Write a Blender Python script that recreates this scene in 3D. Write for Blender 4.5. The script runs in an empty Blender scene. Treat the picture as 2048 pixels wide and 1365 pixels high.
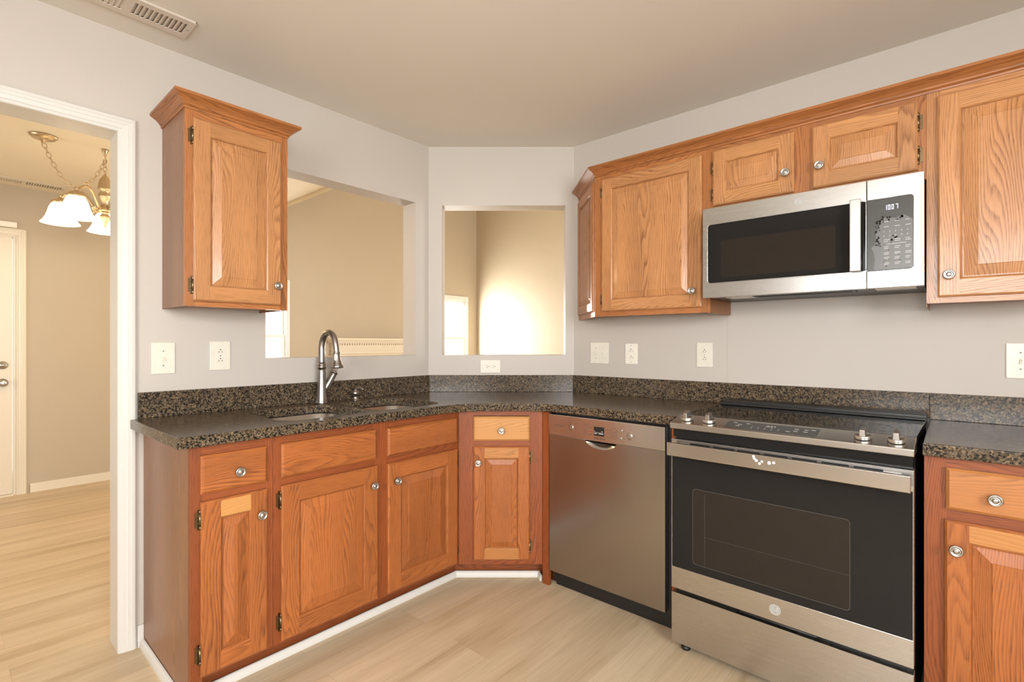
import bpy, math, random
from mathutils import Vector, Matrix
random.seed(7)
R = math.radians
S = bpy.context.scene
COL = S.collection

# ------------------------------------------------------------------ camera
YAW = R(41.3)
cam = bpy.data.cameras.new('camera'); cam.sensor_width = 36.0
cam.lens = 1004.0 / 2048.0 * 36.0
cam.shift_y = 4.5 / 2048.0
cam.clip_start = 0.02
co = bpy.data.objects.new('camera', cam); COL.objects.link(co)
co.location = (2.458, -2.609, 1.2155); co.rotation_euler = (R(90), 0, YAW)
S.camera = co
# ------------------------------------------------------------------ world, exposure
W = bpy.data.worlds.new('daylight'); S.world = W; W.use_nodes = True
bg = W.node_tree.nodes['Background']
bg.inputs[0].default_value = (1.0, 0.975, 0.94, 1); bg.inputs[1].default_value = 2.2
S.view_settings.view_transform = 'Standard'; S.view_settings.look = 'None'
S.view_settings.gamma = 1.0; S.view_settings.use_curve_mapping = False
S.view_settings.exposure = 0.06
S.cycles.use_denoising = True
S.cycles.max_bounces = 10; S.cycles.diffuse_bounces = 6; S.cycles.glossy_bounces = 5
S.cycles.transparent_max_bounces = 12; S.cycles.sample_clamp_indirect = 6.0
S.cycles.caustics_reflective = False; S.cycles.caustics_refractive = False

def area(name, loc, target, sx, sy, power, color=(1, 1, 1), spread=180):
    l = bpy.data.lights.new(name, 'AREA'); l.shape = 'RECTANGLE'; l.size = sx; l.size_y = sy
    l.energy = power; l.color = color; l.spread = R(spread)
    o = bpy.data.objects.new(name, l); COL.objects.link(o); o.location = loc
    o.rotation_euler = (Vector(target) - Vector(loc)).to_track_quat('-Z', 'Y').to_euler()
    return o
# daylight and added fill falling through the windows (each lamp stands at the outside of its own window)
area('daylight_rear_window', (2.6, -4.62, 1.75), (2.0, -1.0, 0.2), 1.8, 2.0, 146, (0.975, 0.985, 1.0), 140)
area('added_fill_side', (4.62, -2.9, 1.75), (1.0, -2.0, 0.3), 1.8, 1.7, 200, (0.975, 0.985, 1.0), 140)  # added fill to brighten the left wall, through an invented window
area('added_fill_dining', (-1.6, -4.45, 1.3), (-1.6, 0, 1.0), 1.6, 1.6, 20, (1.0, 0.93, 0.84))  # added fill for the dining room, its window is unseen
area('daylight_living_window', (-4.078, 3.167, 1.30), (0, 3.167, 1.30), 0.64, 1.33, 175, (1.0, 0.98, 0.94))
area('daylight_fireside_window', (-4.078, -.022, 1.30), (0, -.022, 1.30), 0.66, 1.32, 34, (1.0, 0.98, 0.94))
area('added_fill_great_room', (2.25, 2.0, 1.6), (-3, 1.8, 2.0), 2.0, 2.0, 185, (1.0, 0.98, 0.95))  # added fill for the living room, from an unseen opening

# ------------------------------------------------------------------ mesh builder
class MB:
    def __init__(s):
        s.V = []; s.F = []; s.U = []; s.T = []; s.M = []; s.S = []; s.key = {}; s.isl = 0; s.off = (0, 0)
    def new(s):
        s.isl += 1; s.off = (random.uniform(0, 40), random.uniform(0, 40))
    def v(s, p):
        k = (s.isl, round(p[0], 5), round(p[1], 5), round(p[2], 5))
        if k not in s.key:
            s.key[k] = len(s.V); s.V.append((p[0], p[1], p[2]))
        return s.key[k]
    def face(s, pts, g=(0, 0, 1), t=(.5, 0), mi=0, sm=False, off=None):
        ids = []
        P = []
        for p in pts:
            i = s.v(p)
            if i not in ids: ids.append(i); P.append(Vector(p))
        if len(ids) < 3: return
        n = (P[1] - P[0]).cross(P[2] - P[0])
        if n.length < 1e-12 and len(P) > 3: n = (P[2] - P[0]).cross(P[3] - P[0])
        n.normalize(); G = Vector(g)
        if abs(n.dot(G)) > .9:
            G = Vector((1, 0, 0)) if abs(n.x) < .9 else Vector((0, 0, 1))
            if abs(n.dot(G)) > .9: G = Vector((0, 1, 0))
        A = n.cross(G); A.normalize()
        o = off or s.off
        s.F.append(ids); s.U.append([(p.dot(A) + o[0], p.dot(G) + o[1]) for p in P])
        s.T.append(t); s.M.append(mi); s.S.append(sm)
    def box(s, x0, x1, y0, y1, z0, z1, g=(0, 0, 1), t=(.5, 0), mi=0, new=True):
        if new: s.new()
        a = [(x0, y0, z0), (x1, y0, z0), (x1, y1, z0), (x0, y1, z0), (x0, y0, z1), (x1, y0, z1), (x1, y1, z1), (x0, y1, z1)]
        for q in ((3, 2, 1, 0), (4, 5, 6, 7), (0, 1, 5, 4), (1, 2, 6, 5), (2, 3, 7, 6), (3, 0, 4, 7)):
            s.face([a[i] for i in q], g, t, mi)
        return s
    def hexa(s, a, g=(0, 0, 1), t=(.5, 0), mi=0):
        s.new()
        for q in ((3, 2, 1, 0), (4, 5, 6, 7), (0, 1, 5, 4), (1, 2, 6, 5), (2, 3, 7, 6), (3, 0, 4, 7)):
            s.face([a[i] for i in q], g, t, mi)
    def lathe(s, prof, c=(0, 0, 0), ax=(0, 0, 1), n=24, mi=0, sm=True, flute=0, fn=0):
        s.new(); A = Vector(ax).normalized()
        X = A.orthogonal().normalized(); Y = A.cross(X); C = Vector(c)
        ring = []
        for (r, h) in prof:
            row = []
            for i in range(n):
                a = 2 * math.pi * i / n
                rr = r * (1 + flute * math.cos(fn * a)) if flute else r
                row.append(C + A * h + (X * math.cos(a) + Y * math.sin(a)) * rr)
            ring.append(row)
        for j in range(len(ring) - 1):
            for i in range(n):
                k = (i + 1) % n
                s.face([ring[j][i], ring[j][k], ring[j + 1][k], ring[j + 1][i]], mi=mi, sm=sm)
        if prof[0][0] > 1e-5: s.face(list(reversed(ring[0])), mi=mi)
        if prof[-1][0] > 1e-5: s.face(ring[-1], mi=mi)
        return s
    def tube(s, pts, r, n=10, mi=0, smooth=4, closed=False):
        s.new(); P = [Vector(p) for p in pts]
        rr = list(r) if isinstance(r, (list, tuple)) else [r] * len(P)
        if smooth and len(P) > 2:
            Q = []; q = []
            m = len(P)
            rng = range(m) if closed else range(m - 1)
            for i in rng:
                g = lambda k: P[k % m] if closed else P[max(0, min(m - 1, k))]
                p0, p1, p2, p3 = g(i - 1), g(i), g(i + 1), g(i + 2)
                for j in range(smooth):
                    t = j / smooth
                    Q.append(.5 * ((2 * p1) + (p2 - p0) * t + (2 * p0 - 5 * p1 + 4 * p2 - p3) * t * t + (3 * p1 - p0 - 3 * p2 + p3) * t ** 3))
                    q.append(rr[i] * (1 - t) + rr[(i + 1) % m] * t)
            if not closed: Q.append(P[-1]); q.append(rr[-1])
            P, rr = Q, q
        m = len(P); rows = []; N = None
        for i in range(m):
            if closed: T = P[(i + 1) % m] - P[i - 1]
            else: T = P[min(i + 1, m - 1)] - P[max(i - 1, 0)]
            T.normalize()
            N = T.orthogonal().normalized() if N is None else (N - T * N.dot(T)).normalized()
            B = T.cross(N)
            rows.append([P[i] + (N * math.cos(2 * math.pi * k / n) + B * math.sin(2 * math.pi * k / n)) * rr[i] for k in range(n)])
        for i in range(m if closed else m - 1):
            a, b = rows[i], rows[(i + 1) % m]
            for k in range(n):
                l = (k + 1) % n
                s.face([a[k], a[l], b[l], b[k]], mi=mi, sm=True)
        if not closed:
            s.face(list(reversed(rows[0])), mi=mi); s.face(rows[-1], mi=mi)
        return s
    def sweep(s, prof, path, mi=0, t=(.5, 0), cap=True):
        """prof: closed list (out, up); path: 2D points, 'out' is to the right of travel; mitred."""
        P = [Vector((p[0], p[1])) for p in path]; m = len(P); rows = []
        for i in range(m):
            d0 = (P[i] - P[i - 1]).normalized() if i > 0 else None
            d1 = (P[i + 1] - P[i]).normalized() if i < m - 1 else None
            n0 = Vector((d0.y, -d0.x)) if d0 else None; n1 = Vector((d1.y, -d1.x)) if d1 else None
            if n0 is None: N = n1
            elif n1 is None: N = n0
            else: N = (n0 + n1) / (1 + n0.dot(n1))
            rows.append([(P[i].x + N.x * o, P[i].y + N.y * o, z) for (o, z) in prof])
        k = len(prof)
        for i in range(m - 1):
            s.new(); d = (P[i + 1] - P[i]).normalized(); g = (d.x, d.y, 0)
            for j in range(k):
                l = (j + 1) % k
                s.face([rows[i][j], rows[i + 1][j], rows[i + 1][l], rows[i][l]], g, t, mi)
        if cap:
            s.new(); s.face(rows[0], t=t, mi=mi); s.face(list(reversed(rows[-1])), t=t, mi=mi)
        return s
    def slab(s, outer, holes, d0, d1, f, bevel=0, mi=0, g=(0, 0, 1), t=(.5, 0)):
        """2D outline with holes, extruded d0..d1; f(a,b,d) gives the 3D point."""
        cu = bpy.data.curves.new('tmp', 'CURVE'); cu.dimensions = '2D'; cu.fill_mode = 'BOTH'
        cu.extrude = (d1 - d0) / 2 - bevel; cu.bevel_depth = bevel; cu.bevel_resolution = 2; cu.offset = -bevel
        for loop in [outer] + list(holes):
            sp = cu.splines.new('POLY'); sp.points.add(len(loop) - 1); sp.use_cyclic_u = True
            for i, p in enumerate(loop): sp.points[i].co = (p[0], p[1], 0, 1)
        ob = bpy.data.objects.new('tmp', cu); COL.objects.link(ob)
        dg = bpy.context.evaluated_depsgraph_get(); dg.update()
        me = ob.evaluated_get(dg).to_mesh()
        vs = [tuple(v.co) for v in me.vertices]; ps = [list(p.vertices) for p in me.polygons]
        ob.evaluated_get(dg).to_mesh_clear(); bpy.data.objects.remove(ob); bpy.data.curves.remove(cu)
        mid = (d0 + d1) / 2; s.new()
        W3 = [f(v[0], v[1], v[2] + mid) for v in vs]
        flip = (Vector(f(1, 0, 0)) - Vector(f(0, 0, 0))).cross(Vector(f(0, 1, 0)) - Vector(f(0, 0, 0))).dot(Vector(f(0, 0, 1)) - Vector(f(0, 0, 0))) < 0
        for p in ps:
            q = [W3[i] for i in p]
            if flip: q.reverse()
            s.face(q, g, t, mi)
        return s
    def text(s, body, size, f, depth=.0006, mi=0, align='CENTER', sx=1.0):
        cu = bpy.data.curves.new('tmp', 'FONT'); cu.body = body; cu.size = size; cu.extrude = depth / 2; cu.align_x = align; cu.align_y = 'CENTER'; cu.resolution_u = 2
        ob = bpy.data.objects.new('tmp', cu); COL.objects.link(ob)
        dg = bpy.context.evaluated_depsgraph_get(); dg.update()
        me = ob.evaluated_get(dg).to_mesh()
        vs = [tuple(v.co) for v in me.vertices]; ps = [list(p.vertices) for p in me.polygons]
        ob.evaluated_get(dg).to_mesh_clear(); bpy.data.objects.remove(ob); bpy.data.curves.remove(cu)
        s.new()
        for p in ps: s.face([f(vs[i][0] * sx, vs[i][1], vs[i][2]) for i in p], mi=mi)
        return s
    def build(s, name, mats, parent=None, bevel=0, seg=2, loc=None, rz=0):
        me = bpy.data.meshes.new(name); me.from_pydata(s.V, [], s.F)
        me.uv_layers.new(name='UVMap'); me.color_attributes.new('tint', 'FLOAT_COLOR', 'CORNER')
        us = [c for f in s.U for p in f for c in p]
        ts = [c for fi, f in enumerate(s.F) for _ in f for c in (s.T[fi][0], s.T[fi][1], 0.0, 1.0)]
        me.uv_layers['UVMap'].data.foreach_set('uv', us)
        me.color_attributes['tint'].data.foreach_set('color', ts)
        me.polygons.foreach_set('material_index', s.M); me.polygons.foreach_set('use_smooth', s.S)
        for m in (mats if isinstance(mats, (list, tuple)) else [mats]): me.materials.append(m)
        me.update()
        o = bpy.data.objects.new(name, me); COL.objects.link(o)
        if parent: o.parent = parent
        if loc: o.location = loc
        o.rotation_euler.z = rz
        if bevel:
            b = o.modifiers.new('bevel', 'BEVEL'); b.width = bevel; b.segments = seg; b.limit_method = 'ANGLE'; b.angle_limit = R(40)
        return o

def tag(o, label=None, cat=None, group=None, kind=None):
    if label: o['label'] = label
    if cat: o['category'] = cat
    if group: o['group'] = group
    if kind: o['kind'] = kind
    return o
def thing(name, label, cat, loc=(0, 0, 0), rz=0, group=None):
    o = bpy.data.objects.new(name, None); COL.objects.link(o); o.empty_display_size = .05
    o.location = loc; o.rotation_euler.z = rz
    return tag(o, label, cat, group)
def struct(o, label, cat): return tag(o, label, cat, None, 'structure')

# ------------------------------------------------------------------ materials
def srgb(r, g, b):
    f = lambda c: (c / 255 / 12.92) if c / 255 <= .04045 else ((c / 255 + .055) / 1.055) ** 2.4
    return (f(r), f(g), f(b), 1)
class NT:
    def __init__(s, name):
        s.m = bpy.data.materials.new(name); s.m.use_nodes = True; s.t = s.m.node_tree
        s.b = s.t.nodes['Principled BSDF']
    def n(s, typ, **kw):
        x = s.t.nodes.new('ShaderNode' + typ)
        for k, v in kw.items(): setattr(x, k, v)
        return x
    def l(s, a, b): s.t.links.new(a, b)
    def math(s, op, a, b=None, clamp=False):
        x = s.n('Math', operation=op, use_clamp=clamp)
        for i, q in enumerate((a, b)):
            if q is None: continue
            if isinstance(q, (int, float)): x.inputs[i].default_value = q
            else: s.l(q, x.inputs[i])
        return x.outputs[0]
    def mix(s, fac, a, b, typ='MIX'):
        x = s.n('MixRGB', blend_type=typ)
        for i, q in enumerate((fac, a, b)):
            if isinstance(q, (int, float)): x.inputs[i].default_value = q
            elif isinstance(q, tuple): x.inputs[i].default_value = q
            else: s.l(q, x.inputs[i])
        return x.outputs[0]
    def ramp(s, fac, stops, interp='LINEAR'):
        x = s.n('ValToRGB'); x.color_ramp.interpolation = interp
        e = x.color_ramp.elements
        while len(e) < len(stops): e.new(.5)
        for i, (p, c) in enumerate(stops):
            e[i].position = p; e[i].color = c if isinstance(c, tuple) else (c, c, c, 1)
        s.l(fac, x.inputs[0]); return x.outputs[0]
    def noise(s, vec, scale, detail=2, rough=.5, dist=0, dim='3D'):
        x = s.n('TexNoise', noise_dimensions=dim)
        x.inputs['Scale'].default_value = scale; x.inputs['Detail'].default_value = detail
        x.inputs['Roughness'].default_value = rough; x.inputs['Distortion'].default_value = dist
        if vec is not None: s.l(vec, x.inputs['Vector'])
        return x.outputs['Fac']
    def scale(s, vec, sc):
        x = s.n('VectorMath', operation='MULTIPLY'); s.l(vec, x.inputs[0]); x.inputs[1].default_value = sc
        return x.outputs[0]
    def bump(s, h, strength, dist=.001):
        x = s.n('Bump'); x.inputs['Strength'].default_value = strength; x.inputs['Distance'].default_value = dist
        s.l(h, x.inputs['Height']); s.l(x.outputs[0], s.b.inputs['Normal'])

def plain(name, col, rough=.5, metal=0, coat=0, spec=.5):
    k = NT(name); k.b.inputs['Base Color'].default_value = col
    k.b.inputs['Roughness'].default_value = rough; k.b.inputs['Metallic'].default_value = metal
    k.b.inputs['Coat Weight'].default_value = coat; k.b.inputs['Specular IOR Level'].default_value = spec
    co_ = k.n('TexCoord').outputs['Object']
    nz = k.noise(co_, 35, 2)
    k.l(k.mix(.06, col, k.mix(1, col, k.ramp(nz, [(.3, .55), (.7, 1.35)]), 'MULTIPLY')), k.b.inputs['Base Color'])
    return k.m
def paint(name, col, rough=.55):
    k = NT(name); co_ = k.n('TexCoord').outputs['Object']
    a = k.noise(co_, 1.7, 3); c2 = tuple(c * .94 for c in col[:3]) + (1,)
    k.l(k.mix(a, c2, col), k.b.inputs['Base Color']); k.b.inputs['Roughness'].default_value = rough
    k.bump(k.noise(co_, 260, 2), .08, .0006); return k.m
def wood(name, light, dark, pale, rough=.30, ring=24):
    k = NT(name); uv = k.n('UVMap').outputs[0]
    at = k.n('VertexColor'); at.layer_name = 'tint'
    sep = k.n('SeparateColor'); k.l(at.outputs[0], sep.inputs[0])
    sx = k.n('SeparateXYZ'); k.l(uv, sx.inputs[0])
    warp = k.noise(k.scale(uv, (6.5, 1.1, 1)), 1.0, 1.5, .45)
    warp2 = k.noise(k.scale(uv, (30, 3.0, 1)), 1.0, 2, .5)
    u2 = k.math('ADD', sx.outputs[0], k.math('MULTIPLY', warp, .22))
    u2 = k.math('ADD', u2, k.math('MULTIPLY', warp2, .016))
    ringv = k.math('FRACT', k.math('MULTIPLY', u2, 125.0))
    rg = k.ramp(ringv, [(0, 1.0), (.22, .55), (.5, .12), (.85, .05), (1, 1.0)])
    big = k.noise(k.scale(uv, (9, 1.2, 1)), 1.0, 2)
    rg = k.math('MULTIPLY', rg, k.ramp(big, [(.25, .35), (.7, 1.0)]))
    pore = k.ramp(k.noise(k.scale(uv, (420, 13, 1)), 1.0, 2, .6), [(.50, 0.0), (.64, 1.0)])
    pore = k.math('MULTIPLY', pore, k.math('ADD', k.math('MULTIPLY', rg, .8), .25))
    base = k.mix(k.math('MULTIPLY', rg, .78), light, dark)
    base = k.mix(k.math('MULTIPLY', pore, .72), base, tuple(c * .45 for c in dark[:3]) + (1,))
    lf = k.noise(k.scale(uv, (7, 1.0, 1)), 1.0, 3)
    base = k.mix(1, base, k.ramp(lf, [(.25, .80), (.75, 1.14)]), 'MULTIPLY')
    pl = k.mix(k.math('MULTIPLY', rg, .75), pale, tuple(c * .55 for c in pale[:3]) + (1,))
    base = k.mix(sep.outputs[1], base, pl)
    br = k.math('ADD', k.math('MULTIPLY', sep.outputs[0], .9), .55)
    bc = k.n('CombineColor'); [k.l(br, bc.inputs[i]) for i in range(3)]
    base = k.mix(1, base, bc.outputs[0], 'MULTIPLY')
    k.l(base, k.b.inputs['Base Color']); k.b.inputs['Roughness'].default_value = rough
    k.b.inputs['Coat Weight'].default_value = .12; k.b.inputs['Coat Roughness'].default_value = .10; k.b.inputs['Specular IOR Level'].default_value = .4
    k.bump(k.math('ADD', pore, k.math('MULTIPLY', rg, .4)), .22, -.0006); return k.m
def granite(name):
    k = NT(name); co_ = k.n('TexCoord').outputs['Object']
    v = k.n('TexVoronoi'); v.inputs['Scale'].default_value = 215; v.inputs['Randomness'].default_value = 1.0
    wv = k.n('VectorMath', operation='ADD'); k.l(co_, wv.inputs[0])
    nz3 = k.n('TexNoise'); nz3.inputs['Scale'].default_value = 120; k.l(co_, nz3.inputs['Vector'])
    k.l(k.scale(nz3.outputs['Color'], (.007, .007, .007)), wv.inputs[1]); k.l(wv.outputs[0], v.inputs['Vector'])
    sp = k.n('SeparateColor'); k.l(v.outputs['Color'], sp.inputs[0])
    cl = k.noise(co_, 60, 3, .6)
    f = k.math('ADD', k.math('MULTIPLY', sp.outputs[0], .72), k.math('MULTIPLY', cl, .38))
    c = k.ramp(f, [(.0, srgb(20, 20, 19)), (.34, srgb(28, 27, 25)), (.42, srgb(64, 54, 42)), (.62, srgb(90, 74, 56)), (.78, srgb(100, 89, 73)), (.92, srgb(128, 108, 82)), (1, srgb(150, 138, 118))])
    k.l(c, k.b.inputs['Base Color']); k.b.inputs['Roughness'].default_value = .20
    k.b.inputs['Specular IOR Level'].default_value = .30; return k.m
def steel(name, col=(.60, .575, .545, 1), rough=.27, along=(1, 1, 300), bump=0):
    k = NT(name); co_ = k.n('TexCoord').outputs['Object']
    nz = k.noise(k.scale(co_, along), 3.0, 3, .6)
    k.l(k.mix(.10, col, k.mix(1, col, k.ramp(nz, [(.3, .8), (.7, 1.12)]), 'MULTIPLY')), k.b.inputs['Base Color'])
    k.b.inputs['Metallic'].default_value = 1
    k.l(k.math('ADD', k.math('MULTIPLY', nz, .05), rough - .025), k.b.inputs['Roughness'])
    if bump: k.bump(nz, bump, .0004)
    return k.m
def floor_mat():
    k = NT('vinyl_plank'); co_ = k.n('TexCoord').outputs['Object']
    sx = k.n('SeparateXYZ'); k.l(co_, sx.inputs[0]); cb = k.n('CombineXYZ')
    k.l(sx.outputs[1], cb.inputs[0]); k.l(sx.outputs[0], cb.inputs[1])
    br = k.n('TexBrick'); br.offset = .37; br.squash = 1; k.l(cb.outputs[0], br.inputs['Vector'])
    br.inputs['Scale'].default_value = 1; br.inputs['Brick Width'].default_value = 1.22; br.inputs['Row Height'].default_value = .184
    br.inputs['Mortar Size'].default_value = .0007; br.inputs['Mortar Smooth'].default_value = .1; br.inputs['Bias'].default_value = 0
    br.inputs['Color1'].default_value = (0, 0, 0, 1); br.inputs['Color2'].default_value = (1, 1, 1, 1); br.inputs['Mortar'].default_value = (.5, .5, .5, 1)
    rnd = k.n('SeparateColor'); k.l(br.outputs['Color'], rnd.inputs[0])
    of = k.n('CombineXYZ'); k.l(k.math('MULTIPLY', rnd.outputs[0], 37.0), of.inputs[0]); k.l(k.math('MULTIPLY', rnd.outputs[0], 11.0), of.inputs[2])
    ad = k.n('VectorMath', operation='ADD'); k.l(cb.outputs[0], ad.inputs[0]); k.l(of.outputs[0], ad.inputs[1])
    g1 = k.noise(k.scale(ad.outputs[0], (1.1, 11, 1)), 1.0, 4, .55, .6)
    g2 = k.noise(k.scale(ad.outputs[0], (5, 160, 1)), 1.0, 2, .5)
    c = k.ramp(g1, [(.22, srgb(168, 144, 112)), (.42, srgb(194, 172, 140)), (.62, srgb(206, 186, 155)), (.85, srgb(214, 196, 168))])
    c = k.mix(.16, c, k.mix(1, c, k.ramp(g2, [(.35, .62), (.65, 1.2)]), 'MULTIPLY'))
    kn = k.ramp(k.noise(k.scale(ad.outputs[0], (5, 26, 1)), 1.0, 2, .5, 1.5), [(.70, 0.0), (.80, 1.0)])
    c = k.mix(k.math('MULTIPLY', kn, .45), c, srgb(140, 112, 84))
    tone = k.ramp(rnd.outputs[0], [(0, .90), (1, 1.06)])
    c = k.mix(1, c, tone, 'MULTIPLY')
    c = k.mix(k.math('MULTIPLY', br.outputs['Fac'], .35), c, srgb(120, 98, 74))
    k.l(c, k.b.inputs['Base Color']); k.b.inputs['Roughness'].default_value = .42; k.b.inputs['Specular IOR Level'].default_value = .35
    k.bump(g2, .05, .0005); return k.m
def emit(name, col, st):
    k = NT(name); k.b.inputs['Emission Color'].default_value = col; k.b.inputs['Emission Strength'].default_value = st
    k.b.inputs['Base Color'].default_value = col; k.b.inputs['Roughness'].default_value = .3; return k.m
def pane_mat():
    k = NT('window_glass'); t = k.t
    tr = k.n('BsdfTransparent'); gl = k.n('BsdfGlossy'); gl.inputs['Roughness'].default_value = .02
    mx = k.n('MixShader'); mx.inputs[0].default_value = .05
    k.l(tr.outputs[0], mx.inputs[1]); k.l(gl.outputs[0], mx.inputs[2])
    k.l(mx.outputs[0], t.nodes['Material Output'].inputs['Surface']); return k.m

M_wall = paint('greige_paint', srgb(192, 184, 174))
M_ceil = paint('ceiling_paint', srgb(226, 222, 212), .7)
M_tan = paint('tan_paint', srgb(177, 163, 140))
M_cream = paint('cream_ceiling_paint', srgb(230, 218, 194), .7)
M_trim = paint('white_trim_paint', srgb(214, 211, 204), .3)
M_trimw = paint('ivory_trim_paint', srgb(216, 206, 186), .35)
M_floor = floor_mat()
HONEY_PALE = srgb(198, 144, 84)
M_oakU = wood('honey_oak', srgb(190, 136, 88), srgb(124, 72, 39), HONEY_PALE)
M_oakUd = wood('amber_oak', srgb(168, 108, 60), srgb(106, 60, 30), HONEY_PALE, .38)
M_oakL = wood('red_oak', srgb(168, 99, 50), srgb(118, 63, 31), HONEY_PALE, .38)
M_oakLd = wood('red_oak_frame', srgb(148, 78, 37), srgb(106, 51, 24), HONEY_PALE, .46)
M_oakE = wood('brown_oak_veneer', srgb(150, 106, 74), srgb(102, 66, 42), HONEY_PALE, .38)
M_gran = granite('brown_speckled_granite')
M_steel = steel('brushed_steel', (.54, .525, .50, 1))
M_steeld = steel('dishwasher_steel', (.40, .38, .355, 1), .24)
M_steelv = steel('satin_steel', (.62, .60, .57, 1), .22)
M_sink = steel('sink_steel', (.50, .48, .455, 1), .30, (40, 40, 40))
M_nick = plain('satin_nickel', (.50, .48, .45, 1), .30, 1)
M_fauc = steel('brushed_nickel_faucet', (.36, .33, .30, 1), .29, (120, 120, 4), .02)
M_brass = plain('aged_brass', (.20, .14, .075, 1), .32, 1)
M_champ = plain('champagne_metal', (.56, .43, .27, 1), .35, .85)
M_black = plain('black_plastic', (.012, .012, .012, 1), .35)
M_glass = plain('black_glass', (.016, .015, .014, 1), .05, 0, 0, .13)
M_glassw = plain('oven_window_glass', (.024, .019, .015, 1), .07, 0, 0, .15)
M_ctop = plain('cooktop_glass', (.013, .013, .013, 1), .06, 0, 0, .3)
M_panel = plain('grey_panel_glass', (.075, .075, .07, 1), .22, 0, 0, .2)
M_film = plain('peeling_film', (.14, .14, .135, 1), .28, 0, 0, .25)
M_badge = plain('grey_badge', (.33, .33, .31, 1), .4, .4)
M_white = plain('white_plastic', srgb(232, 226, 212), .3)
M_ivory = plain('ivory_plastic', srgb(222, 216, 200), .3)
M_dark = plain('dark_slot', (.03, .025, .02, 1), .6)
M_glow = emit('display_glow', (.85, .85, 1, 1), 1.4)
M_mark = plain('grey_print', (.55, .55, .53, 1), .5)
M_markd = plain('dark_print', (.10, .07, .06, 1), .5)
M_red = plain('red_print', srgb(170, 40, 40), .5)
M_shade = emit('lit_glass_shade', (1.0, .84, .58, 1), 3.2)
M_pane = pane_mat()
M_vent = paint('vent_enamel', srgb(214, 204, 190), .35)
M_glue = plain('white_residue', srgb(238, 238, 236), .5)

# ------------------------------------------------------------------ room shell
P1 = Vector((0, -.599)); TD = Vector((.75087, .66045)); DN = Vector((.66045, -.75087))
TH = math.atan2(TD.y, TD.x)
def dg(s, o): p = P1 + TD * s + DN * o; return (p.x, p.y)
CEIL = 2.442; WT = .125; DC = 2.476
def rect(a0, a1, b0, b1): return [(a0, b0), (a1, b0), (a1, b1), (a0, b1)]
fx = lambda x: (lambda a, b, d: (x + d, a, b))          # wall in plane x, a = y
fy = lambda y: (lambda a, b, d: (a, y + d, b))          # wall in plane y, a = x

b = MB(); b.box(-4.2, 4.4, -4.4, 4.0, -.08, 0); struct(b.build('floor', M_floor), 'pale oak vinyl plank floor running through kitchen and dining room', 'floor')
b = MB(); b.slab([(-.125, -4.4), (4.4, -4.4), (4.4, .1), (.60, .1), (-.125, -.56)], [], CEIL, CEIL + .08, lambda a, c, d: (a, c, d))
struct(b.build('ceiling', M_ceil), 'flat beige painted kitchen ceiling', 'ceiling')
b = MB(); b.box(-3.3, -.125, -4.4, -.55, DC, DC + .06); struct(b.build('ceiling', M_cream), 'cream ceiling of the dining room behind the doorway', 'ceiling')
b = MB(); sl = .6
b.hexa([(-4.1, -.55, CEIL), (2.1, -.55, CEIL), (2.1, 3.9, CEIL + 4.45 * sl), (-4.1, 3.9, CEIL + 4.45 * sl),
        (-4.1, -.55, CEIL + .08), (2.1, -.55, CEIL + .08), (2.1, 3.9, CEIL + 4.45 * sl + .08), (-4.1, 3.9, CEIL + 4.45 * sl + .08)])
struct(b.build('ceiling', M_cream), 'cream sloping vaulted ceiling seen through the larger pass-through', 'ceiling')

OY0, OY1, OZ0, OZ1 = -1.588, -.70, 1.143, 2.073
b = MB(); b.slab([(-4.3, 0), (-3.072, 0), (-3.072, 2.062), (-2.135, 2.062), (-2.135, 0), (-.555, 0), (-.555, DC), (-4.3, DC)], [rect(OY0, OY1, OZ0, OZ1)], -WT, 0, fx(0))
struct(b.build('wall_left', M_wall), 'greige wall with doorway and large pass-through above the sink', 'wall')
b = MB(); b.slab([(-.001, 0), (.908, 0), (.908, CEIL), (-.001, CEIL)], [rect(.083, .854, 1.142, 2.076)], -WT, 0, lambda a, c, d: (*dg(a, d), c))
struct(b.build('wall_diagonal', M_wall), 'angled greige corner wall with small square pass-through', 'wall')
b = MB(); b.slab(rect(.64, 4.3, 0, CEIL), [], 0, WT, fy(0)); struct(b.build('wall_right', M_wall), 'greige wall behind the range and microwave', 'wall')
b = MB(); b.slab(rect(-.1, 4.3, 0, CEIL), [rect(1.75, 3.35, .95, 2.2)], -WT, 0, fy(-4.2)); struct(b.build('wall_rear', M_wall), 'greige kitchen wall behind the camera with a wide window', 'wall')
b = MB(); b.slab(rect(-4.3, .1, 0, CEIL), [rect(-3.7, -2.1, 1.0, 2.15)], 0, WT, fx(4.2)); struct(b.build('wall_side', M_wall), 'greige kitchen side wall with an added window opening', 'wall')
b = MB(); b.slab(rect(-4.3, -.62, 0, DC), [rect(-3.12, -2.21, 0, 2.075)], -WT, 0, fx(-3.19)); struct(b.build('wall_dining', M_tan), 'tan dining room wall with a white door', 'wall')
b = MB(); b.box(-4.1, -3.19, -.745, -.62, 0, CEIL + .05); struct(b.build('wall_return', M_tan), 'tan return wall between dining room and living room', 'wall')
b = MB(); b.slab(rect(-3.4, -.05, 0, DC), [rect(-2.4, -.8, .5, 2.1)], -WT, 0, fy(-4.2)); struct(b.build('wall_dining_rear', M_tan), 'tan dining room wall with an added window opening', 'wall')
LX = -4.0
WZ0, WZ1 = .62, 1.985
b = MB(); b.slab([(-.7, 0), (3.9, 0), (3.9, 5.3), (-.7, 2.3)], [rect(-.37, .325, WZ0, WZ1), rect(2.83, 3.505, WZ0, WZ1)], -WT, 0, fx(LX))
struct(b.build('wall_fireplace', M_tan), 'tan living room wall with mantel between two windows', 'wall')
b = MB(); b.box(-4.1, 2.1, 3.77, 3.9, 0, 5.2); struct(b.build('wall_living', M_tan), 'tan living room wall brightly washed by the window', 'wall')
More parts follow.
